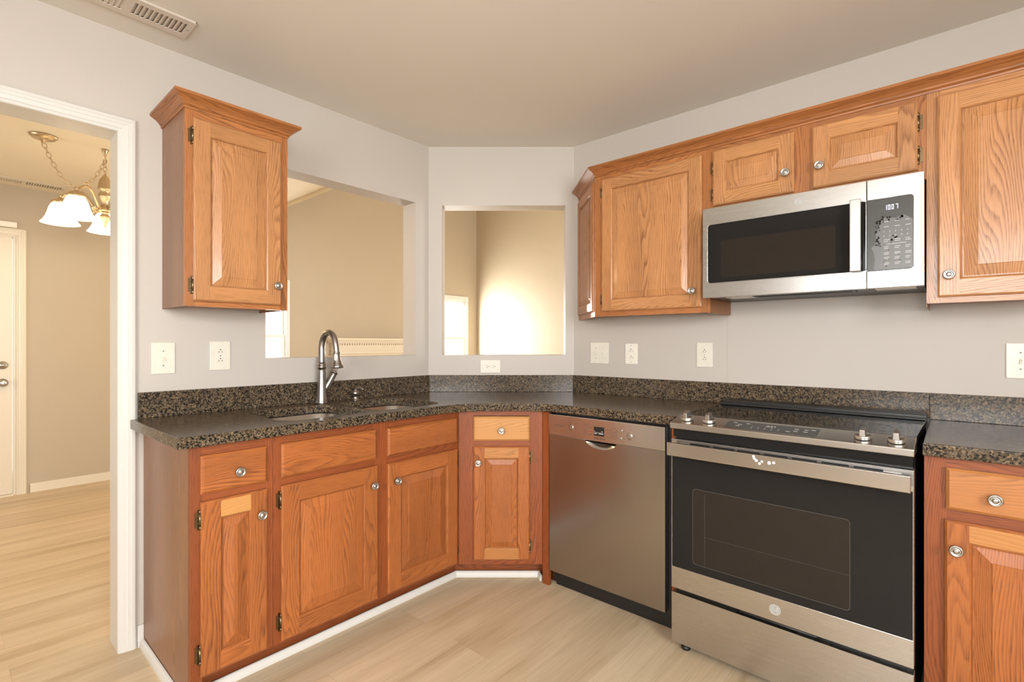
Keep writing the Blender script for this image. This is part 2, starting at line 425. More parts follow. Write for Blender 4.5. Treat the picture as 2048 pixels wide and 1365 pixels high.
b = MB(); b.slab([(.1, 0), (3.9, 0), (3.9, 5.2), (.1, 2.9)], [rect(.9, 3.1, .4, 2.6)], 0, WT, fx(2.0)); struct(b.build('wall_living_end', M_tan), 'tan living room wall opposite the fireplace', 'wall')

def sash_window(name, label, x, y0, y1, z0, z1, side=1, axis='x', dp=.12, ds=(-.05, -.075)):
    """double-hung window filling a wall hole; frame faces +side along the axis"""
    f = (lambda a, c, d: (x + side * d, a, c)) if axis == 'x' else (lambda a, c, d: (a, x + side * d, c))
    def bar(m, a0, a1, c0, c1, d0, d1): m.slab(rect(a0, a1, c0, c1), [], d0, d1, f)
    m = MB(); m.slab(rect(y0 - .045, y1 + .045, z0 - .06, z1 + .046), [rect(y0 + .004, y1 - .004, z0 + .004, z1 - .004)], .001, .02, f)
    m.slab(rect(y0, y1, z0, z1), [rect(y0 + .010, y1 - .010, z0 + .010, z1 - .010)], -dp, .0, f)
    o = m.build(name, M_trim); struct(o, label, 'window')
    zm = (z0 + z1) / 2
    for nm, c0, c1, d in (('lower_sash', z0 + .02, zm + .018, ds[0]), ('upper_sash', zm - .018, z1 - .02, ds[1])):
        m = MB(); m.slab(rect(y0 + .010, y1 - .010, c0, c1), [rect(y0 + .045, y1 - .045, c0 + .045, c1 - .036)], d - .012, d + .012, f)
        s_ = m.build(nm, M_trim, o)
        m = MB(); bar(m, y0 + .040, y1 - .040, c0 + .04, c1 - .03, d - .002, d + .002); m.build('pane', M_pane, s_)
    m = MB(); bar(m, y0 - .09, y1 + .09, z0 - .005, z0 + .018, -.02, .05); m.build('sill', M_trim, o)
    return o
w1 = sash_window('window_1', 'white sash window to the left of the mantel, seen through the larger pass-through', LX, -.37, .325, WZ0, WZ1, dp=.075, ds=(-.020, -.048))
w2 = sash_window('window_2', 'blown-out white sash window seen through the small pass-through', LX, 2.83, 3.505, WZ0, WZ1, dp=.075, ds=(-.020, -.048))
# raised blind at the head of window 2
m = MB()
for i in range(7): m.box(LX - .030, LX - .002, 2.845, 3.49, 1.935 - i * .009, 1.940 - i * .009)
m.box(LX - .033, LX + .002, 2.842, 3.493, 1.943, 1.972)
tag(m.build('window_blind', M_white), 'white raised blind bunched at the head of the blown-out window', 'blind')
sash_window('window_3', 'wide kitchen window behind the camera', -4.2, 1.75, 3.35, .95, 2.2, 1, 'y')
sash_window('added_window_4', 'added kitchen window beside the camera, for fill light', 4.2, -3.7, -2.1, 1.0, 2.15, -1)  # invented opening for the side fill lamp
sash_window('added_window_5', 'added dining room window out of view, for fill light', -4.2, -2.4, -.8, .5, 2.1, 1, 'y')  # unseen, added so the dining fill can enter
sash_window('added_window_6', 'added living room window opposite the fireplace, for fill light', 2.0, .9, 3.1, .4, 2.6, -1)  # unseen, added so the living room fill can enter

# kitchen doorway casing and jamb
prof = [(0, 0), (.06, 0), (.06, .011), (.053, .018), (.043, .019), (.040, .0165), (.030, .0165), (.027, .014), (.014, .013), (.010, .009), (.003, .009), (0, .006)]
def casing(b, y0, y1, zt, x0, sgn=1, t=None):
    """three mitred casing legs around an opening y0..y1, top zt; prof = (away from opening, out of wall)"""
    pr = prof
    P = [(y0, 0), (y0, zt), (y1, zt), (y1, 0)]
    def off(i, o):
        return [(y0 - o, 0), (y0 - o, zt + o), (y1 + o, zt + o), (y1 + o, 0)][i]
    for i in range(3):
        b.new(); k = len(pr)
        for j in range(k):
            l = (j + 1) % k
            A = off(i, pr[j][0]); B = off(i + 1, pr[j][0]); C = off(i + 1, pr[l][0]); D = off(i, pr[l][0])
            h0, h1 = pr[j][1] * sgn + x0, pr[l][1] * sgn + x0
            q = [(h0, A[0], A[1]), (h0, B[0], B[1]), (h1, C[0], C[1]), (h1, D[0], D[1])]
            if sgn < 0: q.reverse()
            b.face(q)
b = MB(); casing(b, -3.055, -2.152, 2.045, 0)
b.box(-.13, -.0005, -2.152, -2.1355, 0, 2.061); b.box(-.13, -.0005, -3.0715, -3.055, 0, 2.061); b.box(-.13, -.0005, -3.055, -2.152, 2.045, 2.061)
b.box(-.0005, .001, -2.1525, -2.1355, 0, 2.0455); b.box(-.0005, .001, -3.0715, -3.0545, 0, 2.0455); b.box(-.0005, .001, -3.0545, -2.1525, 2.0448, 2.061)
struct(b.build('trim_1', M_trim), 'white moulded casing of the open kitchen doorway', 'door casing')
b = MB(); b.box(.0, .012, -2.090, -2.0695, 0, .085); b.box(.012, .018, -2.090, -2.0695, 0, .02)
struct(b.build('baseboard_left', M_trim), 'short white baseboard piece between doorway casing and cabinet end', 'baseboard')
b = MB(); b.box(-3.19, -3.178, -2.128, -.62, 0, .062); b.box(-3.19, -3.182, -2.128, -.62, .062, .072)
b.box(-3.19, -3.178, -4.2, -3.2, 0, .072)
struct(b.build('baseboard_dining', M_trimw), 'ivory baseboard along the tan dining room wall', 'baseboard')
# dining room door
b = MB(); b.box(-3.235, -3.195, -3.105, -2.232, .012, 2.068)
d1 = b.build('door_1', M_trimw, bevel=.003); struct(d1, 'ivory entry door with deadbolt in the dining room', 'door')
b = MB()
for z0, z1 in ((.2, .85), (1.0, 1.9)):
    for y0, y1 in ((-3.0, -2.72), (-2.62, -2.36)):
        b.slab(rect(y0, y1, z0, z1), [rect(y0 + .02, y1 - .02, z0 + .02, z1 - .02)], 0, .006, fx(-3.195))
b.build('door_panel', M_trimw, d1)
for nm, z, pf in (('door_knob', .902, [(.032, 0), (.032, .006), (.012, .008), (.011, .03), (.026, .04), (.029, .052), (.024, .064), (.012, .068), (0, .068)]),
                  ('deadbolt', 1.041, [(.031, 0), (.031, .008), (.024, .014), (.010, .015), (.008, .02), (0, .02)])):
    b = MB(); b.lathe(pf, (-3.195, -2.285, z), (1, 0, 0)); b.build(nm, M_nick, d1)
b = MB(); casing(b, -3.12, -2.21, 2.075, -3.19)
b.box(-3.3, -3.1885, -2.226, -2.2095, 0, 2.0755); b.box(-3.3, -3.1885, -3.1205, -3.104, 0, 2.0755); b.box(-3.3, -3.1885, -3.104, -2.226, 2.066, 2.0755)
b.box(-3.3, -3.17, -3.104, -2.226, 0, .011)
struct(b.build('trim_2', M_trimw), 'ivory casing around the dining room door', 'door casing')
b = MB(); b.box(-3.188, -3.165, -2.32, -2.205, 2.1385, 2.182)
tag(b.build('door_chime', M_white, bevel=.004), 'small white box sitting on top of the dining room door casing', 'door chime')

# mantel on the fireplace wall
mt = thing('fireplace_mantel', 'cream fireplace mantel shelf with a dentil band, seen through the larger pass-through', 'mantel', (LX, 1.625, 0))
b = MB(); b.box(0, .20, -.76, .76, 1.258, 1.286); b.box(0, .17, -.735, .735, 1.236, 1.258); b.box(0, .145, -.715, .715, 1.214, 1.236); b.build('shelf', M_trimw, mt, bevel=.003)
b = MB(); b.box(0, .10, -.68, .68, 1.08, 1.214); b.box(0, .115, -.69, .69, 1.125, 1.145); b.box(0, .12, -.70, .70, 1.07, 1.09); b.build('frieze', M_trimw, mt)
b = MB()
for i in range(36): b.box(.099, .122, -.68 + i * .0385, -.68 + i * .0385 + .024, 1.187, 1.213)
b.build('dentil_band', M_trimw, mt)
for y0 in (-.68, .50):
    b = MB(); b.box(0, .09, y0, y0 + .18, 0, 1.07); b.build('pilaster', M_trimw, mt, bevel=.003)
b = MB(); b.box(0, .03, -.50, .50, 0, .75); b.build('firebox', M_dark, mt)
b = MB(); b.box(0, .05, -.50, .50, .75, 1.07); b.build('surround', M_trimw, mt)

# painted panel behind the range
b = MB(); b.box(1.607, 2.392, -.0025, 0, 1.0, 1.45); struct(b.build('trim_3', M_wall), 'smooth painted wall panel behind the range', 'wall panel')

# ------------------------------------------------------------------ cabinet parts
def knob(parent, x, yf, z, r=.0165):
    b = MB(); b.lathe([(.007, 0), (.006, .010), (.009, .014), (r, .017), (r * 1.02, .021), (r * .93, .0245), (r * .74, .0245), (r * .70, .0225), (r * .45, .0225), (r * .40, .025), (r * .2, .026), (0, .026)], (x, yf, z), (0, -1, 0), 28)
    return b.build('knob', M_nick, parent)
def hinge(parent, x, yf, z, side):
    """side -1: frame leaf to the left of the door edge"""
    b = MB(); s = side
    b.box(min(x, x + s * .013), max(x, x + s * .013), yf - .003, yf, z - .025, z + .025)
    b.box(min(x + s * .001, x + s * .006), max(x + s * .001, x + s * .006), yf - .004, yf, z - .034, z + .034)
    b.tube([(x, yf - .010, z - .021), (x, yf - .010, z + .021)], .0045, 10, smooth=0)
    for k in (-1, 1): b.lathe([(.0045, 0), (.003, .004), (.0045, .007), (.002, .012), (0, .012)], (x, yf - .010, z + k * .021), (0, 0, k), 10)
    b.tube([(x, yf - .010, z - .012), (x + s * .004, yf - .002, z - .012)], .003, 6, smooth=0)
    b.tube([(x, yf - .010, z + .012), (x + s * .004, yf - .002, z + .012)], .003, 6, smooth=0)
    return b.build('hinge', M_brass, parent)
def door(parent, x0, x1, z0, z1, yf, mat, kn=None, hs=None, sw=.055, th=.018, pale=(0, 0), tint=None, name='door', rim=.028, panel_t=None):
    b = MB(); yb = yf + th; e = .006; rnd = lambda: random.uniform(.42, .58)
    tl, tr, tt, tb, tp = rnd(), rnd(), rnd(), rnd(), rnd()
    if tint is not None: tl, tr, tt, tb, tp = [tint + random.uniform(-.05, .05) for _ in range(5)]
    if panel_t is not None: tp = panel_t
    Z = (0, 0, 1); X = (1, 0, 0)
    def q(p, g, t, o): b.face(p, g, t, 0, False, o)
    O = [(random.uniform(0, 40), random.uniform(0, 40)) for _ in range(5)]
    b.new()
    # outer edge: sides + lipped chamfer
    lp = e * .8
    for (a0, c0, a1, c1, g, t, o) in ((x0, z0, x1, z0, X, tb, O[3]), (x1, z0, x1, z1, Z, tr, O[1]), (x1, z1, x0, z1, X, tt, O[2]), (x0, z1, x0, z0, Z, tl, O[0])):
        ia = lambda a: a + e if a == x0 else a - e
        ic = lambda c: c + e if c == z0 else c - e
        q([(a0, yb, c0), (a1, yb, c1), (a1, yf + lp, c1), (a0, yf + lp, c0)], g, (t, 0), o)
        q([(a0, yf + lp, c0), (a1, yf + lp, c1), (ia(a1), yf, ic(c1)), (ia(a0), yf, ic(c0))], g, (t, 0), o)
    X0, X1, Z0, Z1 = x0 + e, x1 - e, z0 + e, z1 - e
    xa, xb, za, zb = x0 + sw, x1 - sw, z0 + sw, z1 - sw
    y = yf
    q([(X0, y, Z0), (xa, y, Z0), (xa, y, Z1), (X0, y, Z1)], Z, (tl, 0), O[0])
    q([(xb, y, Z0), (X1, y, Z0), (X1, y, Z1), (xb, y, Z1)], Z, (tr, 0), O[1])
    q([(xa, y, zb), (xb, y, zb), (xb, y, Z1), (xa, y, Z1)], X, (tt, pale[0]), O[2])
    q([(xa, y, Z0), (xb, y, Z0), (xb, y, za), (xa, y, za)], X, (tb, pale[1]), O[3])
    # mitred rings inward: (inset from frame edge, depth)
    rings = [(0, yf), (.004, yf + .003), (.007, yf + .009), (.011, yf + .009), (.011 + rim, yf + .0025), (.0125 + rim, yf + .0010)]
    for i in range(len(rings) - 1):
        (i0, h0), (i1, h1) = rings[i], rings[i + 1]
        A = [(xa + i0, h0, za + i0), (xb - i0, h0, za + i0), (xb - i0, h0, zb - i0), (xa + i0, h0, zb - i0)]
        B = [(xa + i1, h1, za + i1), (xb - i1, h1, za + i1), (xb - i1, h1, zb - i1), (xa + i1, h1, zb - i1)]
        for k, (g, t, o) in enumerate(((X, tb, O[3]), (Z, tr, O[1]), (X, tt, O[2]), (Z, tl, O[0]))):
            l = (k + 1) % 4
            if i >= 2: g, t, o = Z, tp, O[4]
            pz = 0 if i >= 2 else (pale[1] if k == 0 else pale[0] if k == 2 else 0)
            dk = -.10 if i in (1, 2) else 0  # groove rings tinted darker, recess shade put into the colour
            q([A[k], A[l], B[l], B[k]], g, (t + dk, pz), o)
    i1, h1 = rings[-1]
    q([(xa + i1, h1, za + i1), (xb - i1, h1, za + i1), (xb - i1, h1, zb - i1), (xa + i1, h1, zb - i1)], Z, (tp, 0), O[4])
    q([(x0, yb, z0), (x0, yb, z1), (x1, yb, z1), (x1, yb, z0)], Z, (.4, 0), O[4])
    o = b.build(name, mat, parent)
    if kn: knob(o, kn[0], yf, kn[1])
    for (hx, hz, sd) in hs or []: hinge(o, hx, yf + th, hz, sd)
    return o
def drawer(parent, x0, x1, z0, z1, yf, mat, kn=None, pale=0, th=.018, name='drawer', t=.5):
    b = MB(); b.new(); yb = yf + th; e = .008; lp = .006; g = (1, 0, 0); T = (t, pale)
    A = [(x0, z0), (x1, z0), (x1, z1), (x0, z1)]; B = [(x0 + e, z0 + e), (x1 - e, z0 + e), (x1 - e, z1 - e), (x0 + e, z1 - e)]
    for k in range(4):
        l = (k + 1) % 4
        b.face([(A[k][0], yb, A[k][1]), (A[l][0], yb, A[l][1]), (A[l][0], yf + lp, A[l][1]), (A[k][0], yf + lp, A[k][1])], g, T)
        b.face([(A[k][0], yf + lp, A[k][1]), (A[l][0], yf + lp, A[l][1]), (B[l][0], yf, B[l][1]), (B[k][0], yf, B[k][1])], g, T)
    b.face([(p[0], yf, p[1]) for p in B], g, T)
    b.face([(p[0], yb, p[1]) for p in reversed(A)], g, T)
    o = b.build(name, mat, parent)
    if kn: knob(o, kn[0], yf, kn[1])
    return o
def frame(parent, mat, yf, stiles, rails, th=.019, t=.45):
    b = MB()
    for (a, c, z0, z1) in stiles: b.box(a, c, yf, yf + th, z0, z1, (0, 0, 1), (t + random.uniform(-.05, .05), 0))
    for (a, c, z0, z1) in rails: b.box(a, c, yf, yf + th, z0, z1, (1, 0, 0), (t + random.uniform(-.05, .05), 0))
    return b.build('face_frame', mat, parent)
def carcass(parent, mat, pts, z0, z1, name='cabinet_box'):
    """closed box over a floor polygon"""
    b = MB(); n = len(pts)
    for i in range(n):
        b.new(); p, q = pts[i], pts[(i + 1) % n]
        b.face([(p[0], p[1], z0), (q[0], q[1], z0), (q[0], q[1], z1), (p[0], p[1], z1)], (0, 0, 1), (.45, 0))
    b.new(); b.face([(p[0], p[1], z1) for p in pts], (1, 0, 0)); b.new(); b.face([(p[0], p[1], z0) for p in reversed(pts)], (1, 0, 0))
    return b.build(name, mat, parent)

# ------------------------------------------------------------------ left base run (local x = world y, local -y = world +x)
FX = .573; DF = .592; L90 = R(90)
ZB, ZT = .095, .875
def lr(y0): return lambda y: y - y0
# end cabinet
Y0 = -2.068
c = thing('base_cabinet', 'narrow red oak base cabinet at the doorway end, one drawer above one door', 'cabinet', (0, Y0, 0), L90)
g = lr(Y0); x1 = g(-1.800)
carcass(c, M_oakE, [(.0, -.006), (.0, -(FX - .019)), (x1 - .001, -(FX - .019)), (x1 - .001, -.006)], ZB, ZT)
b = MB(); b.box(-.0005, .012, -(FX - .019), -.006, .002, ZT - .001, (0, 0, 1), (.45, 0)); b.build('end_panel', M_oakE, c)
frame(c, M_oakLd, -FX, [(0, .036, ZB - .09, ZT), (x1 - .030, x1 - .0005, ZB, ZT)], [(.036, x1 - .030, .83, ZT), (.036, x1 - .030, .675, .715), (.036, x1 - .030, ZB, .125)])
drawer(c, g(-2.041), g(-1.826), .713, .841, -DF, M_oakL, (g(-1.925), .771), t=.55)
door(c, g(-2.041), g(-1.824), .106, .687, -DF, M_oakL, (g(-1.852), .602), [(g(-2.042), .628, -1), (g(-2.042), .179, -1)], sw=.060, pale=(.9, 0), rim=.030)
# sink base
Y0 = -1.800
c = thing('sink_cabinet', 'wide red oak sink base cabinet with two doors under plain false fronts', 'cabinet', (0, Y0, 0), L90)
g = lr(Y0); x1 = g(-.8755)
b = MB(); b.box(.0, x1 - .001, -(FX - .019), -.10, ZB, .14, (1, 0, 0)); b.box(0, .015, -(FX - .019), -.02, .14, .66); b.build('cabinet_box', M_oakE, c)
frame(c, M_oakLd, -FX, [(.0005, .030, ZB, ZT), (g(-1.372), g(-1.294), ZB, ZT), (x1 - .022, x1, ZB, ZT)],
      [(.030, g(-1.372), .83, ZT), (g(-1.294), x1 - .022, .83, ZT), (.030, g(-1.372), .675, .725), (g(-1.294), x1 - .022, .675, .725), (.030, g(-1.372), ZB, .125), (g(-1.294), x1 - .022, ZB, .125)])
drawer(c, g(-1.775), g(-1.366), .715, .842, -DF, M_oakL, name='false_front', t=.52)
drawer(c, g(-1.308), g(-.897), .717, .841, -DF, M_oakL, name='false_front', t=.47)
door(c, g(-1.775), g(-1.359), .108, .686, -DF, M_oakL, (g(-1.389), .607), [(g(-1.776), .632, -1), (g(-1.776), .178, -1)], sw=.066, rim=.034)
door(c, g(-1.308), g(-.895), .110, .683, -DF, M_oakL, (g(-1.270), .604), [(g(-.894), .628, 1), (g(-.894), .171, 1)], sw=.066, rim=.034, panel_t=.44)
# angled corner base
OFF = .588
c = thing('corner_cabinet', 'angled red oak corner base cabinet with one pale drawer and a narrow door', 'cabinet', (P1.x, P1.y, 0), TH)
b = MB(); b.box(.262, .660, -(OFF - .019), -.06, ZB, .12, (1, 0, 0)); b.box(.262, .276, -(OFF - .019), -.3, .12, ZT); b.box(.646, .660, -(OFF - .019), -.3, .12, ZT); b.build('cabinet_box', M_oakE, c)
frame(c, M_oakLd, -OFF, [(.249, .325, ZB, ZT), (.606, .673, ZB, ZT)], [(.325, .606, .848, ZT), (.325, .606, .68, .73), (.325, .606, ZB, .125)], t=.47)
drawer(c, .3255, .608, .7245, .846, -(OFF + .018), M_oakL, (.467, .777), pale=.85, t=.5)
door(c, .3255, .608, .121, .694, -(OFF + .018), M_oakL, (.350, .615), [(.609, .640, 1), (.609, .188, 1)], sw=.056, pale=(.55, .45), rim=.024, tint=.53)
# filler strip from the corner cabinet to the dishwasher
b = MB(); b.box(.897, .936, -.597, -.578, .0, ZT, (0, 0, 1), (.42, 0)); tag(b.build('filler_strip', M_oakLd), 'narrow red oak filler strip beside the dishwasher', 'filler panel')
b = MB(); b.box(1.579, 1.597, -.60, -.03, .004, ZT, (0, 0, 1), (.42, 0)); tag(b.build('end_panel', M_oakLd), 'thin red oak end panel between dishwasher and range', 'cabinet panel')
# toe kicks and white shoe moulding
KX = .497; KO = .502
ks = (KX - P1.x - DN.x * KO) / TD.x; kc = dg(ks, KO)
ke = dg(.672, KO)
b = MB()
b.sweep([(0, 0), (0, .094), (-.012, .094), (-.012, 0)], [(KX, -2.054), (KX, kc[1]), ke, (ke[0] + .10, ke[1])], t=(.30, 0))  # low tint paints in the shade beneath the cabinets
tag(b.build('toe_kick', M_oakLd), 'red oak toe kick board tinted darker for shade under the left and corner cabinets', 'toe kick')
qr = [(0, 0), (.014, 0), (.0135, .006), (.011, .013), (.006, .020), (0, .023)]
qr = [(-o_, z) for o_, z in qr]
b = MB(); b.sweep([(o_, z) for o_, z in [(.001, 0), (.017, 0), (.0165, .010), (.012, .022), (.006, .028), (.001, .029)]], [(.019, -2.0695), (FX - .02, -2.0695)])
b.sweep([(.012, 0), (.026, 0), (.0255, .010), (.022, .022), (.017, .028), (.012, .029)], [(KX, -2.054), (kc[0], kc[1]), ke, (ke[0] + .05, ke[1] - .036)])
struct(b.build('trim_4', M_trim), 'chipped white shoe moulding around the base of the cabinets', 'shoe moulding')

# right base cabinet
FY = .607; DY = .626
c = thing('base_cabinet', 'red oak base cabinet to the right of the range, drawer over door', 'cabinet', (2.391, 0, 0), 0)
carcass(c, M_oakE, [(0, -(FY - .019)), (.46, -(FY - .019)), (.46, -.02), (0, -.02)], .004, ZT)
frame(c, M_oakLd, -FY, [(0, .052, .09, ZT), (.40, .46, .09, ZT)], [(.052, .40, .84, ZT), (.052, .40, .68, .73), (.052, .40, .09, .13)], t=.50)
drawer(c, .051, .405, .720, .843, -DY, M_oakL, (.157, .771), pale=.35, t=.5)
door(c, .048, .405, .110, .687, -DY, M_oakL, (.074, .606), [(.406, .63, 1), (.406, .18, 1)], sw=.055, pale=(.55, 0), rim=.036, tint=.5)

# ------------------------------------------------------------------ countertops
def fillet(p, a, c, d, n=8):
    p, a, c = Vector(p), Vector(a), Vector(c); q0 = p + (a - p).normalized() * d; q1 = p + (c - p).normalized() * d
    return [tuple((1 - t) ** 2 * q0 + 2 * t * (1 - t) * p + t * t * q1) for t in [i / n for i in range(n + 1)]]
EO = .626
sA = (.616 - P1.x - DN.x * EO) / TD.x; cA = dg(sA, EO)
sB = (-.613 - P1.y - DN.y * EO) / TD.y; cB = dg(sB, EO)
front = fillet(cB, (1.6, -.613), cA, .12) + fillet(cA, cB, (.616, -2), .14)
outer = [(.02, -2.115), (.02, -2.091), (.0005, -2.091), (.0005, -.5995), (.6815, -.0005), (1.603, -.0005), (1.603, -.613)] + front + [(.616, -2.115)]
def rrect(x0, x1, y0, y1, r, n=6):
    o = []
    for cx, cy, a0 in ((x1 - r, y0 + r, -90), (x1 - r, y1 - r, 0), (x0 + r, y1 - r, 90), (x0 + r, y0 + r, 180)):
        for i in range(n + 1):
            a = R(a0 + 90 * i / n); o.append((cx + r * math.cos(a), cy + r * math.sin(a)))
    return o
BW = [(-1.735, -1.352), (-1.318, -.935)]
SX0, SX1 = .135, .535
fz = lambda a, c, d: (a, c, d)
cnt = thing('countertop', 'long brown granite countertop with double sink cutouts, wrapping the corner to the range', 'countertop', (0, 0, 0))
b = MB(); b.slab(outer, [rrect(SX0, SX1, y0, y1, .085) for y0, y1 in BW], .876, .914, fz, bevel=.004); b.build('slab', M_gran, cnt)
BT = 1.0175
b = MB(); b.box(.0005, .0205, -2.088, -.592, .9142, BT); b.build('backsplash', M_gran, cnt, bevel=.0015)
b = MB(); bs = [dg(.0, .001), dg(.9066, .001), dg(.8985, .0205), dg(.0075, .0205)]
b.hexa([(*p, .9142) for p in [bs[3], bs[2], bs[1], bs[0]]] + [(*p, BT) for p in [bs[3], bs[2], bs[1], bs[0]]]); b.build('backsplash', M_gran, cnt, bevel=.0015)
b = MB(); b.box(.690, 2.388, -.0205, -.0005, .9142, BT); b.build('backsplash', M_gran, cnt, bevel=.0015)
cn2 = thing('countertop', 'short brown granite countertop to the right of the range', 'countertop', (0, 0, 0))
b = MB(); b.slab(rect(2.389, 2.86, -.648, -.0005), [], .876, .914, fz, bevel=.004); b.build('slab', M_gran, cn2)
b = MB(); b.box(2.3885, 2.86, -.0205, -.0005, .9142, BT); b.build('backsplash', M_gran, cn2, bevel=.0015)
# sink
sk = thing('kitchen_sink', 'double-bowl stainless steel undermount sink below the faucet', 'sink', (.335, -1.335, .70))
for y0, y1 in BW:
    b = MB(); b.new()
    lv = [(.0, .8755), (.004, .872), (.010, .74), (.030, .715), (.07, .706)]
    loops = []
    for ins, z in lv:
        loops.append([(x - .335, y + 1.335, z - .70) for x, y in rrect(SX0 - .006 + ins, SX1 + .006 - ins, y0 - .006 + ins, y1 + .006 - ins, max(.03, .09 - ins * .4))])
    for i in range(len(loops) - 1):
        n = len(loops[i])
        for k in range(n):
            l = (k + 1) % n; b.face([loops[i][l], loops[i][k], loops[i + 1][k], loops[i + 1][l]], sm=True)
    b.face(loops[-1]); bw = b.build('bowl', M_sink, sk)
    b = MB(); b.lathe([(.042, 0), (.042, .003), (.03, .002), (.012, .001), (0, .001)], (0, (y0 + y1) / 2 + 1.335, .0065), (0, 0, 1)); b.build('drain', M_nick, bw)
# faucet
fc = thing('faucet', 'tall brushed nickel gooseneck faucet with pull-down spray head behind the sink', 'faucet', (.075, -1.345, .9142))
b = MB(); b.lathe([(.030, 0), (.030, .004), (.027, .010), (.0245, .05), (.0205, .10), (.0195, .16), (.0195, .176)], n=28)
b.lathe([(.0225, .176), (.0225, .183), (.0200, .186), (.0200, .190), (.0222, .193), (.0222, .197), (.0185, .200)], n=28); b.build('body', M_fauc, fc)
b = MB(); pts = [(0, 0, .198), (0, 0, .25), (.001, 0, .29), (.012, .002, .325), (.036, .005, .350), (.066, .009, .353), (.092, .013, .333), (.106, .015, .303), (.112, .016, .275), (.114, .016, .256)]
b.tube(pts, [.0165, .0160, .0155, .0152, .015, .0148, .0148, .0148, .0148, .0148], 18); b.build('spout', M_fauc, fc)
b = MB(); b.lathe([(.0160, .004), (.0185, .002), (.0185, -.003), (.0170, -.006), (.0172, -.020), (.0188, -.036), (.0225, -.052), (.0285, -.066), (.0295, -.071), (.0285, -.076), (.022, -.078), (.0, -.076)], (.114, .016, .256), (-.07, -.02, 1), 28); sp = b.build('spray_head', M_fauc, fc)
b = MB(); b.slab(rrect(-.0050, .0050, -.019, .014, .0049, 4), [], 0, .0035, lambda a, c, d: (.116 + .0165 * .66 + a * .75 + d * .66 + (.20 - c) * .0, .016 - .0165 * .75 + a * .66 - d * .75, .236 + c)); b.build('spray_button', M_nick, sp)
b = MB(); b.tube([(0, .012, .062), (.004, .034, .098), (.006, .052, .130), (.008, .062, .148)], [.0155, .0165, .0165, .015], 16)
b.lathe([(.0175, 0), (.0175, .006), (.013, .010), (.009, .014)], (.008, .062, .148), (.0, .5, .86), 20); b.build('handle', M_fauc, fc)
b = MB(); b.tube([(.008, .067, .157), (.011, .078, .18), (.015, .083, .205), (.019, .083, .232)], [.0062, .0052, .0050, .0058], 12); b.build('lever', M_fauc, fc)
sd = thing('soap_dispenser', 'small brushed nickel soap dispenser beside the faucet', 'soap dispenser', (.088, -1.163, .9142))
b = MB(); b.lathe([(.021, 0), (.021, .003), (.016, .006), (.0145, .026), (.019, .029), (.0185, .046), (.012, .051), (0, .052)], n=22); b.build('base', M_fauc, sd)
b = MB(); b.tube([(0, 0, .048), (.004, .003, .060), (.020, .012, .066), (.040, .020, .056)], [.008, .0075, .0065, .005], 12); b.build('spout', M_fauc, sd)

# ------------------------------------------------------------------ upper cabinets
CRB, CRT = 2.102, 2.153
crown_prof = [(0, CRB), (.004, CRB), (.006, CRB + .006), (.004, CRB + .009), (.010, CRB + .013), (.012, CRB + .018), (.022, CRB + .028), (.036, CRB + .037), (.043, CRB + .041), (.043, CRT), (0, CRT)]
FU = .293; DU = .311; ZU0, ZU1 = 1.357, 2.11
Y0 = -2.004
c = thing('wall_cabinet', 'single-door honey oak wall cabinet left of the pass-through, with its own crown', 'cabinet', (0, Y0, 0), L90)
g = lr(Y0); x1 = g(-1.618)
carcass(c, M_oakU, [(.001, -.001), (.001, -(FU - .019)), (x1 - .001, -(FU - .019)), (x1 - .001, -.001)], ZU0 + .012, ZU1)
b = MB(); b.box(0, .0012, -FU + .018, -.001, ZU0, ZU1, (0, 0, 1), (.42, 0)); b.build('side_panel', M_oakE, c)
b = MB(); b.box(x1 - .0012, x1, -FU + .018, -.001, ZU0, ZU1, (0, 0, 1), (.45, 0)); b.build('side_panel', M_oakE, c)
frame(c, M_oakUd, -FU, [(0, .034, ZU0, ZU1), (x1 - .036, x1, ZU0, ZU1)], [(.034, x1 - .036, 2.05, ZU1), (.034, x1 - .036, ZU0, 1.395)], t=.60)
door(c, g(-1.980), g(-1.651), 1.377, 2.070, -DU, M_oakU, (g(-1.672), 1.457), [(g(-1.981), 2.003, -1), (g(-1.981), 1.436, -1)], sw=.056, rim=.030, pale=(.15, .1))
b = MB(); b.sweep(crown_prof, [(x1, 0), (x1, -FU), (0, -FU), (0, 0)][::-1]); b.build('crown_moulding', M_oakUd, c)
# corner wall cabinet with angled end
c = thing('wall_cabinet', 'honey oak wall cabinet with an angled end, left of the microwave', 'cabinet', (0, 0, 0), 0)
carcass(c, M_oakU, [(.722, -.001), (1.019, -(FU - .012)), (1.609, -(FU - .012)), (1.609, -.001)], ZU0 + .012, ZU1)
frame(c, M_oakUd, -FU, [(1.018, 1.075, ZU0, ZU1), (1.585, 1.610, ZU0, ZU1)], [(1.075, 1.585, 2.05, ZU1), (1.075, 1.585, ZU0, 1.40)], t=.58)
door(c, 1.0655, 1.592, 1.383, 2.080, -DU, M_oakU, (1.554, 1.457), [(1.0645, 2.012, -1), (1.0645, 1.444, -1)], sw=.058, rim=.024, pale=(0, 0))
ea = math.atan2(-FU, .298)
em = Matrix.Translation((.7185, -.001, 0)) @ Matrix.Rotation(ea, 4, 'Z')
el = math.hypot(FU, .298)
ed = door(c, .014, el - .012, 1.385, 2.08, -.012, M_oakUd, sw=.05, rim=.02, th=.011, name='end_panel', tint=.52); ed.matrix_local = em
b = MB(); b.box(0, el, -.001, .014, ZU0, ZU1, (0, 0, 1), (.55, 0)); ef = b.build('end_frame', M_oakUd, c); ef.matrix_local = em
b = MB(); b.box(1.609, 1.6235, -.285, -.001, ZU0 - .002, ZU1, (0, 0, 1), (.45, 0)); b.build('side_panel', M_oakUd, c)
